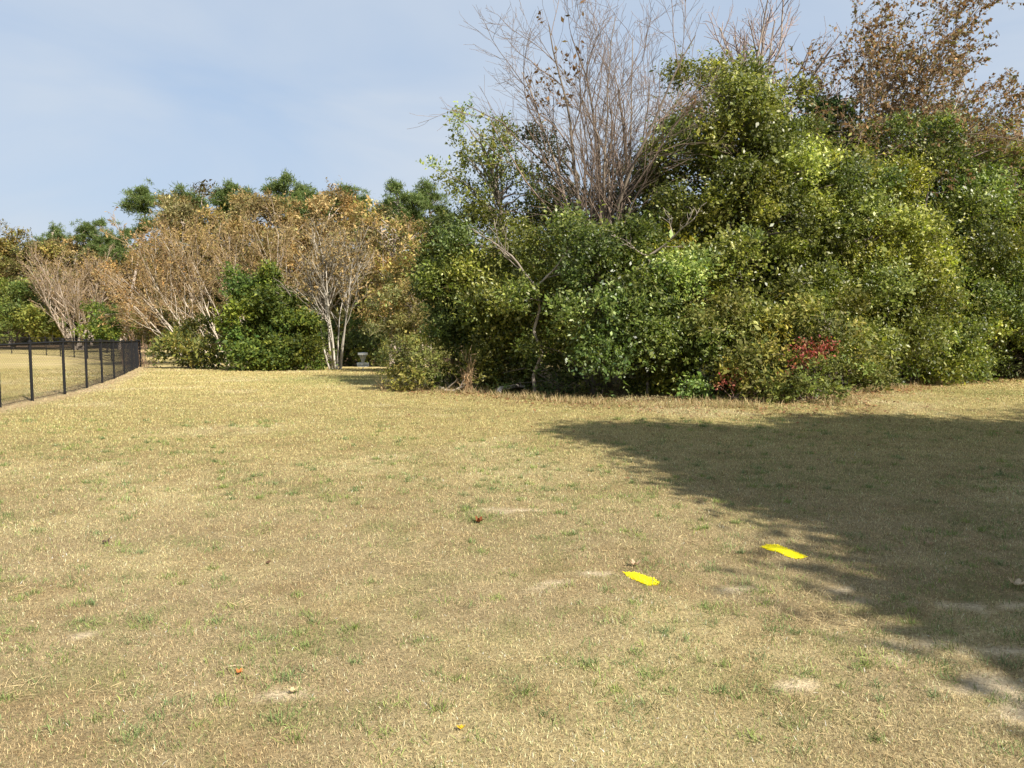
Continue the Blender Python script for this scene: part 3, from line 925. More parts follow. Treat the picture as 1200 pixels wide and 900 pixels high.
leafy('evergreen_bush', 'lower green bush between the sandy path and the rounded dark bush', 'bush',
      [(203, 404, 22, 20, 34.5, 1.0), (232, 403, 24, 22, 34, 1.0), (250, 412, 16, 14, 33.8, .7)],
      pal=G_DARK + G_OLIVE, mat=M_LEAF, seed=36, trunk_r=0.05, stems=4, L=.14, W=.06, dens=230, subr=.5, shoot=.4)
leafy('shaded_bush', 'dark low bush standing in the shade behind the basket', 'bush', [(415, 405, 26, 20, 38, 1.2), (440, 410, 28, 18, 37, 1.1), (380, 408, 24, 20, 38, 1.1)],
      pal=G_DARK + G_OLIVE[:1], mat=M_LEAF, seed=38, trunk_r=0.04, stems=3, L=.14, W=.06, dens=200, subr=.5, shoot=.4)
leafy('autumn_sapling', 'rust and green sapling standing behind the basket', 'tree',
      [(455, 300, 36, 40, 36, 1.5), (425, 275, 30, 30, 37, 1.2), (490, 315, 32, 40, 35, 1.3), (470, 350, 38, 30, 35, 1.3)],
      pal=G_TAN + G_OLIVE[:2], mat=M_DRY, seed=37, trunk_r=0.09, stems=3, L=.15, W=.055, dens=120, gap=.3, subr=.5, fill=.08, bark=(.3, .25, .2))

# ---------------------------------------------------------------- bare and half bare trees
def bare(name, label, cat, roots, levels, bark, twig=None, leaves=None, seed=0, group=None, base=None, mat=None, smooth=True):
    rng = np.random.default_rng(seed)
    b = base if base is not None else np.mean([r[0] for r in roots], 0)
    t = thing(name, label, cat, b, group)
    res = grow(rng, roots, levels)
    tb, br = MB(), MB()
    skeleton(tb, res[:2], np.array(bark), rng)
    for li, (P, Rd) in enumerate(res[2:]):
        c = np.array(twig if twig is not None else bark)[None] * np.exp(rng.normal(0, 0.15, (len(P), 1)))
        tubes(br, P, Rd, 4 if li == 0 and len(res) > 3 else 3, c)
    tb.build('trunk', M_BARK, t, smooth)
    br.build('twigs', M_BARK, t, smooth)
    if leaves:
        lf = MB()
        P = res[-1][0]
        if 'where' in leaves:
            P = P[leaves['where'](P[:, -1])]
        if len(P):
            twig_leaves(lf, rng, P, leaves['per'], leaves['L'], leaves['W'], leaves['pal'], cluster=leaves.get('cluster', 1), droop=leaves.get('droop', 0.2), t0=leaves.get('t0', .3))
            lf.build('crown', mat or M_DRY, t)
    return t

def fan_roots(rng, base, n, spread, L, r, lean=0.0, ydep=0.6, jitter=0.12):
    out_ = []
    for i in range(n):
        f = (i + 0.5) / n * 2 - 1
        d = np.array([lean + f * spread + rng.normal(0, spread * .15), rng.normal(0, spread * ydep), 1.0])
        out_.append((base + np.array([f * jitter, rng.normal(0, jitter * .6), -0.08]), d, L * (0.85 + 0.3 * rng.random()), r * (0.8 + 0.4 * rng.random())))
    return out_

rr = np.random.default_rng(100)
b6 = gx(712, 19.6)
def near_px(px, py, depth, rad):
    c = at(px, py, depth)
    return lambda p: np.hypot(p[:, 0] - c[0], p[:, 2] - c[2]) < rad
bare('bare_tree', 'bare fan-shaped tree of many upright stems above the thicket, some brown leaves at left', 'tree',
     [(b6 + np.array([0, 0, -.1]), np.array([.02, 0, 1.0]), 2.7, .13), (b6 + np.array([-.15, .1, -.1]), np.array([-.06, 0, 1.0]), 2.7, .10)],
     [dict(n=5, wig=.03, up=.02, nch=5, t0=.66, ang=(4, 13), lr=(2.8, 4.1), rr=.58, taper=.75),
      dict(n=12, wig=.095, up=.03, nch=9, t0=.10, ang=(18, 40), lr=(.32, .58), rr=.55, taper=.18),
      dict(n=7, wig=.14, up=.045, nch=8, t0=.15, ang=(20, 48), lr=(.35, .62), rr=.5, taper=.35, rmin=.0045),
      dict(n=5, wig=.10, up=.05, nch=4, t0=.2, ang=(20, 45), lr=(.35, .65), rr=.65, taper=.5, rmin=.0045),
      dict(n=4, wig=.12, up=.05, taper=.7, rmin=.0035)],
     (0.19, 0.155, 0.12), (0.18, 0.135, 0.105), dict(per=2.2, L=.11, W=.055, pal=G_RUST, where=near_px(648, 85, 19.6, .7)), seed=46)
b7 = gx(862, 28)
bare('bare_tree', 'tall grey bare tree whose upper branches spread above the tallest evergreen', 'tree',
     [(b7 + np.array([0, 0, -.1]), np.array([-.03, 0, 1.0]), 10.5, .17), (b7 + np.array([.4, 0.2, -.1]), np.array([.10, 0, 1.0]), 10.5, .14)],
     [dict(n=9, wig=.05, up=.02, nch=10, t0=.5, ang=(20, 55), lr=(.4, .65), rr=.6, taper=.45),
      dict(n=7, wig=.12, up=.04, nch=7, t0=.25, ang=(25, 50), lr=(.35, .6), rr=.6, taper=.4, rmin=.008),
      dict(n=5, wig=.14, up=.04, nch=4, t0=.25, ang=(25, 55), lr=(.35, .6), rr=.65, taper=.5, rmin=.007),
      dict(n=4, wig=.14, up=.03, taper=.7, rmin=.006)],
     (0.30, 0.25, 0.21), (0.27, 0.21, 0.19), None, seed=42)
b8 = gx(990, 25)
bare('brown_leaved_tree', 'tall tree thinly hung with brown leaves, highest at top right', 'tree',
     [(b8 + np.array([0, 0, -.1]), np.array([.0, 0, 1.0]), 9.3, .13), (b8 + np.array([.35, 0.2, -.1]), np.array([.14, 0.05, 1.0]), 8.9, .10), (b8 + np.array([.5, -0.1, -.1]), np.array([.30, -0.05, 1.0]), 8.4, .09), (b8 + np.array([-.2, 0.2, -.1]), np.array([-.10, 0.05, 1.0]), 8.2, .08), (b8 + np.array([.4, .3, -.1]), np.array([.22, .08, 1.0]), 9.3, .09), (b8 + np.array([-.3, -.2, -.1]), np.array([-.20, .0, 1.0]), 8.4, .08), (b8 + np.array([.2, -.2, -.1]), np.array([.08, .0, 1.0]), 9.9, .10)],
     [dict(n=10, wig=.05, up=.01, nch=12, t0=.36, ang=(30, 72), lr=(.36, .62), rr=.5, taper=.3),
      dict(n=7, wig=.12, up=.02, nch=7, t0=.2, ang=(25, 55), lr=(.35, .6), rr=.55, taper=.4, rmin=.007),
      dict(n=5, wig=.14, up=.02, nch=6, t0=.2, ang=(25, 60), lr=(.5, .85), rr=.6, taper=.5, rmin=.005),
      dict(n=4, wig=.16, up=.01, taper=.7, rmin=.004)],
     (0.33, 0.285, 0.235), (0.22, 0.17, 0.135), dict(per=13, L=.095, W=.055, pal=[(0.23, 0.135, 0.06), (0.27, 0.165, 0.075), (0.17, 0.11, 0.055), (0.15, 0.15, 0.05)], t0=0.0), seed=43)
b9 = gx(1228, 26)
bare('bare_tree', 'bare twigs of a small tree poking in at the right edge', 'tree',
     [(b9 + np.array([0, 0, -.1]), np.array([-.04, 0, 1.0]), 7.5, .08)],
     [dict(n=8, wig=.05, up=.02, nch=9, t0=.5, ang=(20, 45), lr=(.3, .45), rr=.6, taper=.4),
      dict(n=6, wig=.1, up=.04, nch=6, t0=.25, ang=(25, 45), lr=(.35, .6), rr=.6, taper=.4, rmin=.007),
      dict(n=4, wig=.12, up=.04, taper=.6, rmin=.005)],
     (0.33, 0.28, 0.24), (0.30, 0.24, 0.2), None, seed=44)

# pale multi-trunk tree by the basket
b4 = gp(393, 433)
bare('multi_trunk_tree', 'pale smooth multi-trunk tree with tan seed heads beside the basket', 'tree',
     fan_roots(rr, b4, 8, 0.24, 4.6, 0.047, lean=-.03, jitter=.28),
     [dict(n=8, wig=.045, up=.02, nch=9, t0=.4, ang=(18, 48), lr=(.35, .6), rr=.5, taper=.3),
      dict(n=6, wig=.09, up=.06, nch=6, t0=.2, ang=(20, 42), lr=(.4, .6), rr=.6, taper=.4, rmin=.010),
      dict(n=4, wig=.1, up=.06, nch=3, t0=.3, ang=(20, 45), lr=(.4, .7), rr=.65, taper=.5, rmin=.008),
      dict(n=3, wig=.1, up=.04, taper=.6, rmin=.007)],
     (0.40, 0.365, 0.31), (0.225, 0.195, 0.145), dict(per=3.6, L=.12, W=.05, pal=G_TAN, t0=.4, where=lambda p: p[:, 2] > 2.9 + .8 * np.sin(p[:, 0] * 3.1)), seed=45)

# leaning trees with orange twigs behind the path
LEAN = 'leaning trees with orange twigs beyond the path'
def leaner(px, d, n, lean, L, r, label, seed, pal=G_TAN, twig=(0.30, 0.215, 0.125), per=1.3, group=LEAN):
    rg = np.random.default_rng(seed)
    b = gx(px, d)
    bare('leaning_tree', label, 'tree', fan_roots(rg, b, n, 0.16, L * .86, r * .58, lean=lean, jitter=.5),
         [dict(n=8, wig=.04, up=.01, nch=9, t0=.3, ang=(18, 40), lr=(.3, .55), rr=.5, taper=.35),
          dict(n=5, wig=.08, up=.07, nch=7, t0=.2, ang=(20, 42), lr=(.4, .65), rr=.6, taper=.4, rmin=.009),
          dict(n=4, wig=.1, up=.07, nch=3, t0=.3, ang=(20, 45), lr=(.45, .75), rr=.65, taper=.5, rmin=.007),
          dict(n=3, wig=.1, up=.04, taper=.6, rmin=.006)],
         (0.38, 0.325, 0.255), twig, dict(per=per * 5.5, L=.10, W=.042, pal=pal, t0=.2), seed=seed, group=group)
leaner(236, 37, 4, -.78, 6.4, .075, 'tree leaning furthest left with long pale stems over the path', 51, pal=G_TAN + [(0.38, 0.2, 0.07)])
leaner(262, 38, 4, -.52, 7.0, .08, 'leaning tree with the thickest bundle of pale stems behind the low green bush', 52)
leaner(290, 39, 4, -.30, 6.8, .07, 'leaning tree rising just behind the rounded dark bush', 53, pal=G_GOLD + G_TAN)
leaner(330, 40, 4, -.06, 7.0, .07, 'upright orange twigged tree left of the pale multi-trunk tree', 54, pal=G_GOLD + G_TAN, per=1.8)
leaner(178, 42, 5, -.05, 3.6, .05, 'thin grey saplings clumped where the path turns behind the fence', 55, twig=(0.36, 0.26, 0.19), per=.8, group=None)
leaner(505, 38, 3, .0, 6.2, .07, 'rust twigged tree behind the drooping olive sapling', 56, pal=G_RUST + G_TAN, per=1.6, group=None)
# spreading bare tree beyond the far fence
bb = gx(92, 66)
rg = np.random.default_rng(57)
bare('spreading_bare_tree', 'wide spreading bare tree directly beyond the far run of the fence', 'tree', fan_roots(rg, bb, 9, .75, 6.4, .12, jitter=.5),
     [dict(n=7, wig=.05, up=.05, nch=9, t0=.25, ang=(18, 42), lr=(.35, .6), rr=.55, taper=.35),
      dict(n=5, wig=.09, up=.06, nch=7, t0=.2, ang=(20, 42), lr=(.4, .65), rr=.6, taper=.4, rmin=.016),
      dict(n=4, wig=.1, up=.05, nch=3, t0=.3, ang=(20, 45), lr=(.45, .75), rr=.65, taper=.5, rmin=.013),
      dict(n=3, wig=.1, up=.04, taper=.6, rmin=.011)],
     (0.32, 0.265, 0.21), (0.27, 0.20, 0.135), dict(per=1.8, L=.13, W=.05, pal=G_TAN, t0=.2), seed=57)

# ---------------------------------------------------------------- wood behind: autumn trees and pines
AUT = 'autumn trees in the far wood'
def autumn(label, lobes, pal, seed, dens=130, **kw):
    a = dict(L=.16, W=.07, subr=.75, shoot=.6, k=7, gap=.25, fill=.12, trunk_r=.13, stems=2, bark=(.36, .30, .24), mat=M_DRY, group=AUT)
    a.update(kw)
    return leafy('autumn_tree', label, 'tree', lobes, pal=pal, seed=seed, dens=dens, **a)
autumn('golden olive tree behind the leaning stems with a rounded crown', [(225, 265, 40, 34, 50, 2.2), (255, 290, 38, 38, 50, 2.0), (205, 300, 34, 34, 50, 2.0)], G_GOLD, 61)
autumn('golden tree topping the wood above the rounded dark bush', [(300, 255, 42, 34, 51, 2.2), (330, 285, 42, 36, 50, 2.2), (285, 300, 38, 36, 50, 2.0)], G_GOLD + G_TAN[:1], 62)
autumn('orange tan tree above the pale multi-trunk tree', [(385, 265, 42, 30, 48, 2.0), (360, 300, 36, 36, 48, 2.0), (410, 305, 36, 36, 47, 2.0)], G_TAN, 63)
autumn('mixed gold and green tree above the basket', [(450, 270, 36, 30, 50, 2.0), (480, 300, 36, 36, 49, 2.0), (440, 320, 36, 36, 48, 2.0)], G_GOLD + G_OLIVE, 64)
autumn('olive tree at the far left behind the green leaning boughs', [(10, 300, 40, 30, 78, 3), (40, 310, 34, 32, 78, 3), (-30, 310, 44, 40, 78, 3)], G_OLIVE + G_GOLD, 65, L=.2, W=.09, dens=85)
autumn('brown tree standing over the spreading bare tree', [(75, 310, 40, 26, 80, 3), (115, 315, 36, 28, 80, 3), (60, 340, 40, 30, 78, 3)], G_GOLD + G_TAN, 66, L=.2, W=.09, dens=85)
autumn('tan tree between the spreading bare tree and the leaning stems', [(145, 330, 32, 32, 70, 2.4), (120, 350, 34, 30, 70, 2.4), (165, 355, 30, 34, 68, 2.4)], G_TAN, 67, L=.19, W=.085, dens=85)
leafy('green_tree', 'yellow green tree at the left edge just beyond the fence', 'tree', [(20, 355, 40, 30, 68, 2.6), (-20, 365, 40, 34, 68, 2.6), (40, 375, 34, 20, 66, 2.0)],
      pal=[(0.13, 0.155, 0.03), (0.17, 0.17, 0.04), (0.08, 0.11, 0.025)], mat=M_LEAF, seed=68, L=.2, W=.09, dens=110, subr=.8, shoot=.6, trunk_r=.12)
leafy('green_tree', 'small green holly beyond the fence right of the spreading bare tree', 'tree', [(130, 378, 24, 18, 60, 1.6), (118, 390, 22, 12, 60, 1.4)],
      pal=G_BRIGHT, mat=M_LEAF, seed=69, L=.17, W=.07, dens=140, subr=.6, shoot=.5, trunk_r=.08)
leafy('undergrowth_bush', 'brown green brush at the foot of the leaning stems', 'bush', [(190, 385, 30, 20, 42, 1.2), (250, 375, 40, 24, 43, 1.4), (330, 370, 46, 30, 44, 1.4), (420, 385, 40, 30, 40, 1.3)],
      pal=G_OLIVE + G_TAN[2:], mat=M_DRY, seed=70, L=.2, W=.07, dens=70, subr=.6, shoot=.5, trunk_r=.05, gap=.2, fill=.3)

PINE = 'pines rising out of the far wood'
def pine(label, px, d, tufts, seed, lean=0.0, r=.16):
    """tufts: (px, py, r_px) needle clumps"""
    rng = np.random.default_rng(seed)
    b = gx(px, d)
    t = thing('pine_tree', label, 'tree', b, PINE)
    if seed != 71:
        cx, yl = np.mean([q[0] for q in tufts]), max(q[1] for q in tufts)
        tufts = list(tufts) + [(cx + rng.normal(0, 10), yl + 4 + 26 * rng.random(), 7 + 4 * rng.random()) for _ in range(7)]
    mb, tb = MB(), MB()
    ymin = min(q[1] for q in tufts)
    tip = at(np.mean([q[0] for q in tufts if q[1] < ymin + 14]), ymin + 4, d)
    q = np.linspace(0, 1, 9)[:, None]
    ax = (b + np.array([0, 0, -.2])) * (1 - q) + tip * q
    ax[:, 0] += (np.sin(q[:, 0] * 3) * .15)
    tubes(tb, ax[None], np.linspace(r * 1.2, .05, 9)[None], 8, np.array([0.40, 0.33, 0.27]))
    for (tx, ty, tr) in tufts:
        c = at(tx, ty, d) + np.array([0, rng.normal(0, 1.0), 0])
        rm = tr * 1.45 / FPX * d
        n = 14 + int(17 * rm * rm)
        sub = c + nrm(rng.normal(size=(n, 3))) * np.abs(rng.normal(0, .62, (n, 1))) * rm * np.array([1, 1, .7])
        f = np.clip((c[2] - ax[0, 2] - .4 * rm) / (tip[2] - ax[0, 2]), .1, .97)
        a = np.array([np.interp(f, q[:, 0], ax[:, i]) for i in range(3)])
        w = np.linspace(0, 1, 5)[:, None]
        tubes(tb, (a * (1 - w) + c * w + np.array([0, 0, .15]) * np.sin(w * 3.14))[None], np.linspace(.085, .03, 5)[None], 5, np.array([0.36, 0.30, 0.24]))
        tubes(tb, np.stack([np.repeat(c[None], n, 0), sub], 1), np.tile([.02, .012], (n, 1)), 3, np.array([0.26, 0.21, 0.16]))
        m = 40
        p = np.repeat(sub, m, 0) + rng.normal(0, .15, (n * m, 3)) * np.array([1, 1, .6])
        dd = nrm(rng.normal(size=(n * m, 3)) + np.array([0, 0, .35]))
        leaf_quads(mb, p, dd, perp(rng, dd), .32 * np.exp(rng.normal(0, .2, n * m)), .05, palette(rng, n * m, G_PINE, .25))
    mb.build('crown', M_LEAF, t)
    tb.build('trunk', M_BARK, t, True)
pine('tall open pine leaning right, standing clear above the left wood', 140, 66, [(160, 232, 13), (150, 240, 9), (176, 236, 10), (186, 238, 6), (168, 246, 8), (176, 262, 9), (164, 270, 7), (185, 258, 5), (170, 225, 7)], 71)
pine('small pointed pine left of the forked pine', 60, 82, [(60, 268, 5), (56, 276, 8), (66, 277, 8), (60, 286, 11), (52, 290, 8), (70, 290, 8)], 72)
pine('forked pine left of the tall open pine', 108, 80, [(115, 262, 7), (108, 268, 8), (100, 272, 7), (112, 277, 8), (95, 280, 6), (118, 284, 7)], 73)
pine('dark dense pine tucked left of the tall open pine', 138, 76, [(140, 272, 10), (132, 280, 10), (148, 282, 10), (138, 292, 11), (150, 298, 8), (128, 296, 8)], 74)
pine('round topped pine behind the golden olive tree', 222, 60, [(222, 233, 13), (208, 240, 10), (236, 238, 10), (220, 246, 13), (205, 252, 9), (240, 250, 9)], 75)
pine('dark pine between the two golden trees', 272, 62, [(272, 222, 10), (264, 228, 9), (281, 226, 8), (270, 236, 12), (258, 238, 8), (285, 238, 8)], 76)
pine('pine with the highest dark top of the far wood', 340, 62, [(340, 214, 8), (330, 222, 10), (348, 222, 9), (338, 232, 12), (322, 232, 9), (354, 234, 9), (314, 222, 6)], 77)
pine('short pale green pine right of the highest dark pine', 362, 58, [(360, 228, 8), (354, 238, 9), (368, 238, 9), (360, 248, 11), (350, 250, 8), (372, 249, 8)], 78)
pine('small far pine between the pale green pine and the round pine', 388, 70, [(385, 234, 9), (395, 238, 9), (378, 240, 8), (388, 246, 10)], 79)
pine('round pine standing above the seed headed tree', 415, 62, [(414, 229, 10), (405, 236, 10), (424, 236, 10), (412, 246, 12), (400, 248, 8), (428, 247, 9)], 80)
pine('broad green pine above the basket', 468, 58, [(465, 224, 11), (455, 234, 11), (476, 232, 11), (464, 244, 13), (450, 248, 10), (482, 246, 11), (490, 238, 8)], 81)
pine('thin hazy pine touching the left end of the thicket', 503, 66, [(502, 222, 9), (496, 232, 9), (510, 232, 9), (503, 243, 11), (515, 246, 8)], 82)

def far_woods():
    rng = np.random.default_rng(90)
    mb = MB()
    pal = G_OLIVE + G_RUST[:2] + G_DARK
    spots = [(px, 318 + 12 * rng.random(), 95 + 8 * rng.random()) for px in range(-420, 620, 24)]
    spots += [(px, 372 + 6 * rng.random(), 88 + 4 * rng.random()) for px in range(-420, 620, 22)]
    spots += [(px, 360 + 10 * rng.random(), 50 + 2 * rng.random()) for px in range(200, 640, 24)]
    spots += [(px, 300 + 40 * rng.random(), 36 + 3 * rng.random()) for px in range(600, 1500, 26)]
    spots += [(px, 375 + 20 * rng.random(), 31 + 2 * rng.random()) for px in range(560, 1500, 24)]
    for px, py, d in spots:
        c = at(px, py, d)
        r = 34 / FPX * d
        n = 900
        q = c + nrm(rng.normal(size=(n, 3))) * np.array([r, r, r * 1.1]) * rng.random((n, 1)) ** .35
        q = q[q[:, 2] > -.6]
        n = len(q)
        a = nrm(rng.normal(size=(n, 3)))
        s = d / 90
        leaf_quads(mb, q, a, nrm(perp(rng, a) + np.array([0, 0, .4])), .5 * s + .1, .3 * s + .05, palette(rng, n, pal, .3) * np.exp(rng.normal(0, .15)))
    tag(mb.build('distant_woods', M_LEAF), kind='stuff')
far_woods()

# ---------------------------------------------------------------- trees right of the camera that shade the lawn
def shade_tree(label, sx, sy, hc, r, v, seed):
    """centre of its shadow on the lawn (sx, sy), crown centre height hc"""
    k = hc / math.tan(SUN_EL)
    x, y = sx + math.sin(SUN_AZ) * k, sy + math.cos(SUN_AZ) * k
    rng = np.random.default_rng(seed)
    b = np.array([x, y, float(terrain(x, y))])
    t = thing('shade_tree', label, 'tree', b, 'shade trees right of the camera')
    mb, tb = MB(), MB()
    c = np.array([x, y, hc])
    n = 260
    sub = c + nrm(rng.normal(size=(n, 3))) * (rng.random((n, 1)) ** .4) * np.array([r, r, v])
    m = 150
    p = np.repeat(sub, m, 0) + rng.normal(0, .34, (n * m, 3))
    a = nrm(rng.normal(size=(n * m, 3)))
    leaf_quads(mb, p, a, nrm(perp(rng, a) + np.array([0, 0, .4])), .2, .11, palette(rng, n * m, G_HOLLY, .25))
    q = np.linspace(0, 1, 7)[:, None]
    ax = (b - np.array([0, 0, .1])) * (1 - q) + (c + np.array([0, 0, v * .6])) * q + rng.normal(0, .06, (7, 3)) * np.array([1, 1, 0])
    tubes(tb, ax[None], np.linspace(.22, .05, 7)[None], 10, np.array([.2, .16, .12]))
    a0 = ax[rng.integers(2, 6, 60)]
    w = np.linspace(0, 1, 5)[None, :, None]
    e = sub[:60]
    tubes(tb, a0[:, None] * (1 - w) + e[:, None] * w + np.array([0, 0, .3]) * np.sin(w * 3.14), np.tile(np.linspace(.06, .012, 5), (60, 1)), 5, np.array([.2, .16, .12]))
    mb.build('crown', M_GLOSSY, t)
    tb.build('trunk', M_BARK, t, True)
shade_tree('leafy tree right of the camera whose shadow tip lies before the thicket', 3.7, 9.3, 6.5, 1.6, 2.9, 201)
shade_tree('leafy tree right of the camera shading the lawn by the second yellow mark', 3.95, 6.3, 6.0, 1.0, 2.1, 202)
shade_tree('leafy tree right of the camera shading the near right corner', 4.75, 2.9, 6.3, 1.55, 2.3, 203)
shade_tree('second row leafy tree shading the lawn right of the shadow tip', 7.3, 9.5, 6.6, 2.6, 2.7, 204)
shade_tree('second row leafy tree shading the middle of the right lawn', 7.2, 5.6, 6.8, 2.7, 2.9, 205)
shade_tree('last leafy tree right of the camera shading the lawn at far right', 11.6, 9.7, 7.0, 3.0, 2.8, 206)
shade_tree('leafy tree right of the camera shading beyond the right corner', 11.4, 6.2, 7.0, 3.0, 2.9, 207)

# ---------------------------------------------------------------- small things on the ground
def fallen_leaf(px, py, size, col, label, seed, curl=.5, name='fallen_leaf'):
    rng = np.random.default_rng(seed)
    c = gp(px, py)
    n = 9
    u = np.linspace(-1, 1, n)
    U, V = np.meshgrid(u, u)
    th = np.arctan2(V, U); rr_ = np.maximum(np.abs(U), np.abs(V))
    lob = 1 + .28 * np.cos(th * 5 + .6)
    X = rr_ * np.cos(th) * lob * size * .5; Y = rr_ * np.sin(th) * lob * size * .42
    Z = (X ** 2 / size * curl * 3 + Y ** 2 / size * curl * 2.2) + rng.normal(0, size * .03, X.shape)
    a = rng.random() * 6.28
    P = np.stack([c[0] + X * math.cos(a) - Y * math.sin(a), c[1] + X * math.sin(a) + Y * math.cos(a), c[2] + .014 + Z], -1).reshape(-1, 3)
    i = (np.arange(n - 1)[:, None] * n + np.arange(n - 1)[None, :])
    q = np.stack([i, i + 1, i + n + 1, i + n], -1).reshape(-1, 4)
    mb = MB()
    mb.add(P, [q], np.array(col) * np.exp(rng.normal(0, .12, (n * n, 1))))
    # stalk
    st = np.array([c[0], c[1], c[2] + .016]) + np.array([math.cos(a + 2), math.sin(a + 2), .25])[None] * np.linspace(0, size * .6, 4)[:, None]
    tubes(mb, st[None], np.full((1, 4), .0015), 4, np.array(col) * .7)
    tag(mb.build(name, M_DRY, None, True), label, 'leaf', 'dead leaves on the lawn')
fallen_leaf(561, 613, .08, (0.20, 0.065, 0.025), 'reddish brown leaf alone in the middle of the lawn', 1, .45)
fallen_leaf(745, 664, .07, (0.48, 0.34, 0.22), 'curled pale dead leaf just above the lower yellow mark', 2, .45)
fallen_leaf(1192, 688, .09, (0.55, 0.44, 0.30), 'large pale curled leaf in the shadow at the right edge', 3, .45)
fallen_leaf(124, 638, .06, (0.09, 0.06, 0.045), 'dark curled leaf on the left side of the lawn', 4, .45)
fallen_leaf(281, 791, .035, (0.55, 0.17, 0.05), 'small orange leaf beside a pale straw twig', 5, .3)
fallen_leaf(540, 857, .03, (0.62, 0.42, 0.03), 'tiny yellow leaf near the bottom of the lawn', 6, .3)
fallen_leaf(344, 813, .045, (0.58, 0.46, 0.26), 'pale cream leaf right of the small orange leaf', 7, .3)
fallen_leaf(1090, 640, .05, (0.40, 0.3, 0.2), 'small tan leaf in the middle of the big shadow', 8, .6)

def stick(name, label, pts, r, col, seed, forks=3, cat='branch'):
    rng = np.random.default_rng(seed)
    P = np.array(pts)
    q = np.linspace(0, 1, 9)
    path = np.stack([np.interp(q, np.linspace(0, 1, len(P)), P[:, i]) for i in range(3)], -1) + rng.normal(0, r * .5, (9, 3))
    mb = MB()
    tubes(mb, path[None], (r * (1 - .55 * q))[None], 7, np.array(col))
    for k in range(forks):
        i = rng.integers(3, 8)
        d = nrm(path[min(8, i + 1)] - path[i - 1] + rng.normal(0, .12, 3) + np.array([0, 0, .08]))
        ln = np.linalg.norm(P[-1] - P[0]) * (.15 + .2 * rng.random())
        w = np.linspace(0, 1, 5)[:, None]
        tubes(mb, (path[i] + d * ln * w + rng.normal(0, r * .3, (5, 3)) * w)[None], np.linspace(r * .5, r * .15, 5)[None], 5, np.array(col))
    tag(mb.build(name, M_BARK, None, True), label, cat)
def gz(px, py, z):
    return gp(px, py) + np.array([0, 0, z])
stick('fallen_branch', 'pale fallen branch lying below the little bright green bush', [gz(506, 455, .14), gz(517, 459, .06), gz(530, 460, .05), gz(543, 460, .05)], .05, (0.58, 0.50, 0.42), 1)
stick('fallen_branch', 'pale crooked log at the edge of the dark hollow', [gz(584, 463, .05), gz(598, 460, .14), gz(612, 458, .12), gz(620, 460, .03)], .06, (0.55, 0.48, 0.41), 2, 1)
stick('straw_twig', 'thin pale straw twig lying by the small orange leaf', [gz(266, 784, .012), gz(276, 783, .015), gz(288, 785, .02)], .003, (0.55, 0.43, 0.28), 3, 1, 'twig')
def dead_limb(label, px0, py0, d, dx, dz, L, r, seed, col=(0.27, 0.23, 0.19)):
    rng = np.random.default_rng(seed)
    p = at(px0, py0, d)
    # a dead sapling: stem from the ground up to the fork, then its bare limbs
    b = gx(px0, d + .3)
    t = thing('dead_sapling', label, 'tree', b)
    res = grow(rng, [(p, np.array([dx, -.25, dz]), L, r), (p, np.array([-dx * .8, -.2, dz * .8]), L * .8, r * .8)],
               [dict(n=7, wig=.16, up=.0, nch=5, t0=.25, ang=(25, 55), lr=(.35, .6), rr=.6, taper=.4),
                dict(n=5, wig=.16, up=.0, nch=4, t0=.3, ang=(25, 55), lr=(.4, .6), rr=.6, taper=.4, rmin=.006),
                dict(n=4, wig=.16, up=0, taper=.6, rmin=.005)])
    mb = MB(); skeleton(mb, res, np.array(col), rng); mb.build('branches', M_BARK, t, True)
    tb = MB(); q = np.linspace(0, 1, 6)[:, None]
    tubes(tb, ((b - np.array([0, 0, .1])) * (1 - q) + p * q + rng.normal(0, .10, (6, 3)) * np.sin(q * 3.14) * np.array([1, 1, .2]))[None], np.linspace(r * 1.4, r, 6)[None], 7, np.array(col)); tb.build('trunk', M_BARK, t, True)
dead_limb('dead sapling with pale limbs caught in the left part of the thicket', 628, 335, 17.3, -.5, .35, 1.5, .03, 11)
dead_limb('dead sapling with crooked pale limbs before the tallest evergreen', 760, 300, 16.9, .5, .25, 1.3, .028, 12)

# red leaved vine in the olive shrub
def vine(label, spots, seed):
    rng = np.random.default_rng(seed)
    c0 = at(spots[0][0], spots[0][1], spots[0][3])
    b = np.array([c0[0], c0[1], float(terrain(c0[0], c0[1]))])
    t = thing('red_vine', label, 'vine', b)
    lf, tb = MB(), MB()
    for px, py, rp, d, n in spots:
        c = at(px, py, d); r = rp / FPX * d
        p = c + rng.normal(size=(n, 3)) * np.array([r, r * .5, r * .7]) * .6
        a = nrm(rng.normal(size=(n, 3)) + np.array([0, -.3, -.3]))
        leaf_quads(lf, p, a, nrm(perp(rng, a) + np.array([.2, -.6, .3])), .075, .04, palette(rng, n, [(0.30, 0.06, 0.05), (0.20, 0.035, 0.035), (0.36, 0.14, 0.09), (0.15, 0.11, 0.04)], .25))
        q = np.linspace(0, 1, 7)[:, None]
        tubes(tb, ((b + np.array([rng.normal(0, .05), 0, -.03])) * (1 - q) + c * q + rng.normal(0, .05, (7, 3)) * np.sin(q * 3.14))[None], np.linspace(.012, .004, 7)[None], 5, np.array([.2, .13, .1]))
    lf.build('foliage', M_LEAF, t)
    tb.build('stem', M_BARK, t, True)
vine('bright red leaved vine in front of the olive shrub above the low bush', [(955, 411, 20, 15.3, 190), (938, 408, 11, 15.3, 70), (948, 422, 12, 15.2, 110), (970, 406, 12, 15.3, 90), (930, 425, 10, 15.2, 25)], 21)
vine('dull red leaved vine in the shade under the olive yellow shrub', [(858, 445, 14, 15.6, 80), (842, 452, 8, 15.6, 30), (920, 437, 8, 15.2, 30), (905, 450, 7, 15.2, 24)], 22)

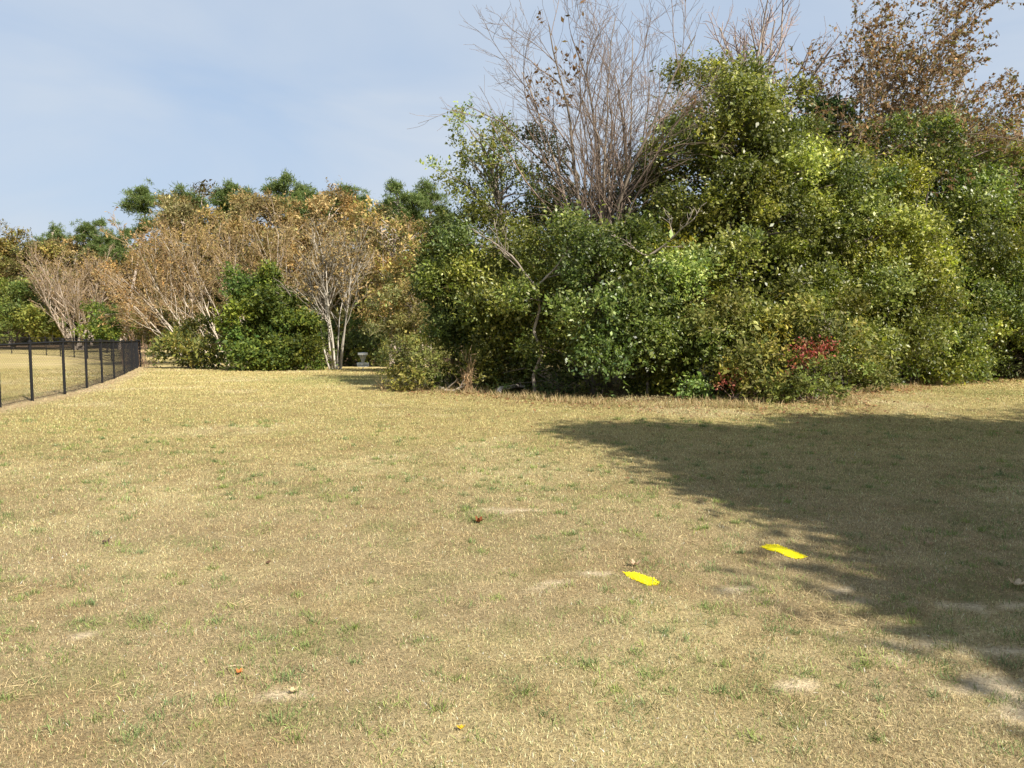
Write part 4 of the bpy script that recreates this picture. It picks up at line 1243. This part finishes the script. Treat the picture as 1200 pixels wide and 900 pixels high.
# dry reeds and weed stalk
def reeds(label, px, py, n, h, spread, seed, col=(0.42, 0.27, 0.15), name='dry_reeds'):
    rng = np.random.default_rng(seed)
    b = gp(px, py)
    base = b + np.stack([rng.normal(0, spread, n), rng.normal(0, spread * .6, n), np.full(n, -.02)], -1)
    q = np.linspace(0, 1, 6)[None, :, None]
    d = nrm(np.stack([rng.normal(0, .1, n), rng.normal(0, .1, n), np.ones(n)], -1))
    hh = h * (.5 + .6 * rng.random(n))
    P = base[:, None] + d[:, None] * hh[:, None, None] * q + np.stack([rng.normal(0, .12, n), rng.normal(0, .1, n), np.zeros(n)], -1)[:, None] * q ** 2
    mb = MB()
    tubes(mb, P, np.tile(np.linspace(.008, .003, 6), (n, 1)), 4, palette(rng, n, [col, np.array(col) * .75, np.array(col) * 1.2], .15))
    m = n * 3
    k = rng.integers(0, n, m)
    p = base[k] + d[k] * (hh[k] * rng.random(m))[:, None]
    a = nrm(rng.normal(size=(m, 3)) * .5 + np.array([0, 0, .6]))
    leaf_quads(mb, p, a, perp(rng, a), .28, .014, palette(rng, m, [col, np.array(col) * 1.2], .2))
    tag(mb.build(name, M_DRY), label, 'dry grass')
reeds('clump of tall tan reed stalks at the left foot of the thicket', 548, 460.5, 22, .95, .08, 31, (0.50, 0.35, 0.20))
reeds('brown dry weeds growing up the corner of the black fence', 160, 430, 60, 1.5, .5, 33, (0.33, 0.22, 0.14))
reeds('single pale weed clump on the lawn left of the small olive bush', 447, 457, 7, .36, .05, 32, (0.5, 0.38, 0.2))

# rough grass and leaf litter along the foot of the trees
def fringe():
    rng = np.random.default_rng(77)
    mb, lt = MB(), MB()
    line = [(450, 455), (500, 459), (545, 462), (590, 466), (640, 470), (700, 475), (760, 477), (820, 477), (880, 478), (920, 481), (985, 478), (1000, 465), (1040, 457), (1090, 450), (1150, 446), (1230, 442)]
    W = np.array([gp(a, b)[:2] for a, b in line])
    L = np.concatenate([[0], np.cumsum(np.hypot(*(W[1:] - W[:-1]).T))])
    n = 15000
    s = rng.random(n) * L[-1]
    x = np.interp(s, L, W[:, 0]) + rng.normal(0, .15, n); y = np.interp(s, L, W[:, 1]) + np.abs(rng.normal(0, .45, n)) - .12
    cl = fbm(x, y, .5, 5)
    keep = rng.random(n) < sstep(.38, .62, cl)
    x, y = x[keep], y[keep]; n = len(x)
    c = palette(rng, n, [(0.40, 0.30, 0.15), (0.30, 0.21, 0.10), (0.17, 0.18, 0.06), (0.46, 0.36, 0.2)], .2)
    blade_mesh(mb, rng, x, y, .08 + .16 * rng.random(n), .005 + .004 * rng.random(n), R(35) + R(50) * rng.random(n), c, .5)
    tag(mb.build('rough_grass', M_GRASS), kind='stuff')
    n = 5200
    s = rng.random(n) * L[-1]
    x = np.interp(s, L, W[:, 0]) + rng.normal(0, .2, n); y = np.interp(s, L, W[:, 1]) + rng.normal(.3, .8, n)
    far = rng.random(n) < .07
    y[far] -= rng.exponential(2.2, far.sum())
    p = np.stack([x, y, terrain(x, y) + .012 + .02 * rng.random(n)], -1)
    a = nrm(np.stack([rng.normal(size=n), rng.normal(size=n), rng.normal(0, .2, n)], -1))
    nv = nrm(np.stack([rng.normal(0, .3, n), rng.normal(0, .3, n), np.ones(n)], -1))
    leaf_quads(lt, p, a, nv, .075, .04, palette(rng, n, [(0.26, 0.13, 0.06), (0.18, 0.10, 0.055), (0.36, 0.24, 0.13)], .25))
    tag(lt.build('leaf_litter', M_DRY), kind='stuff')
fringe()
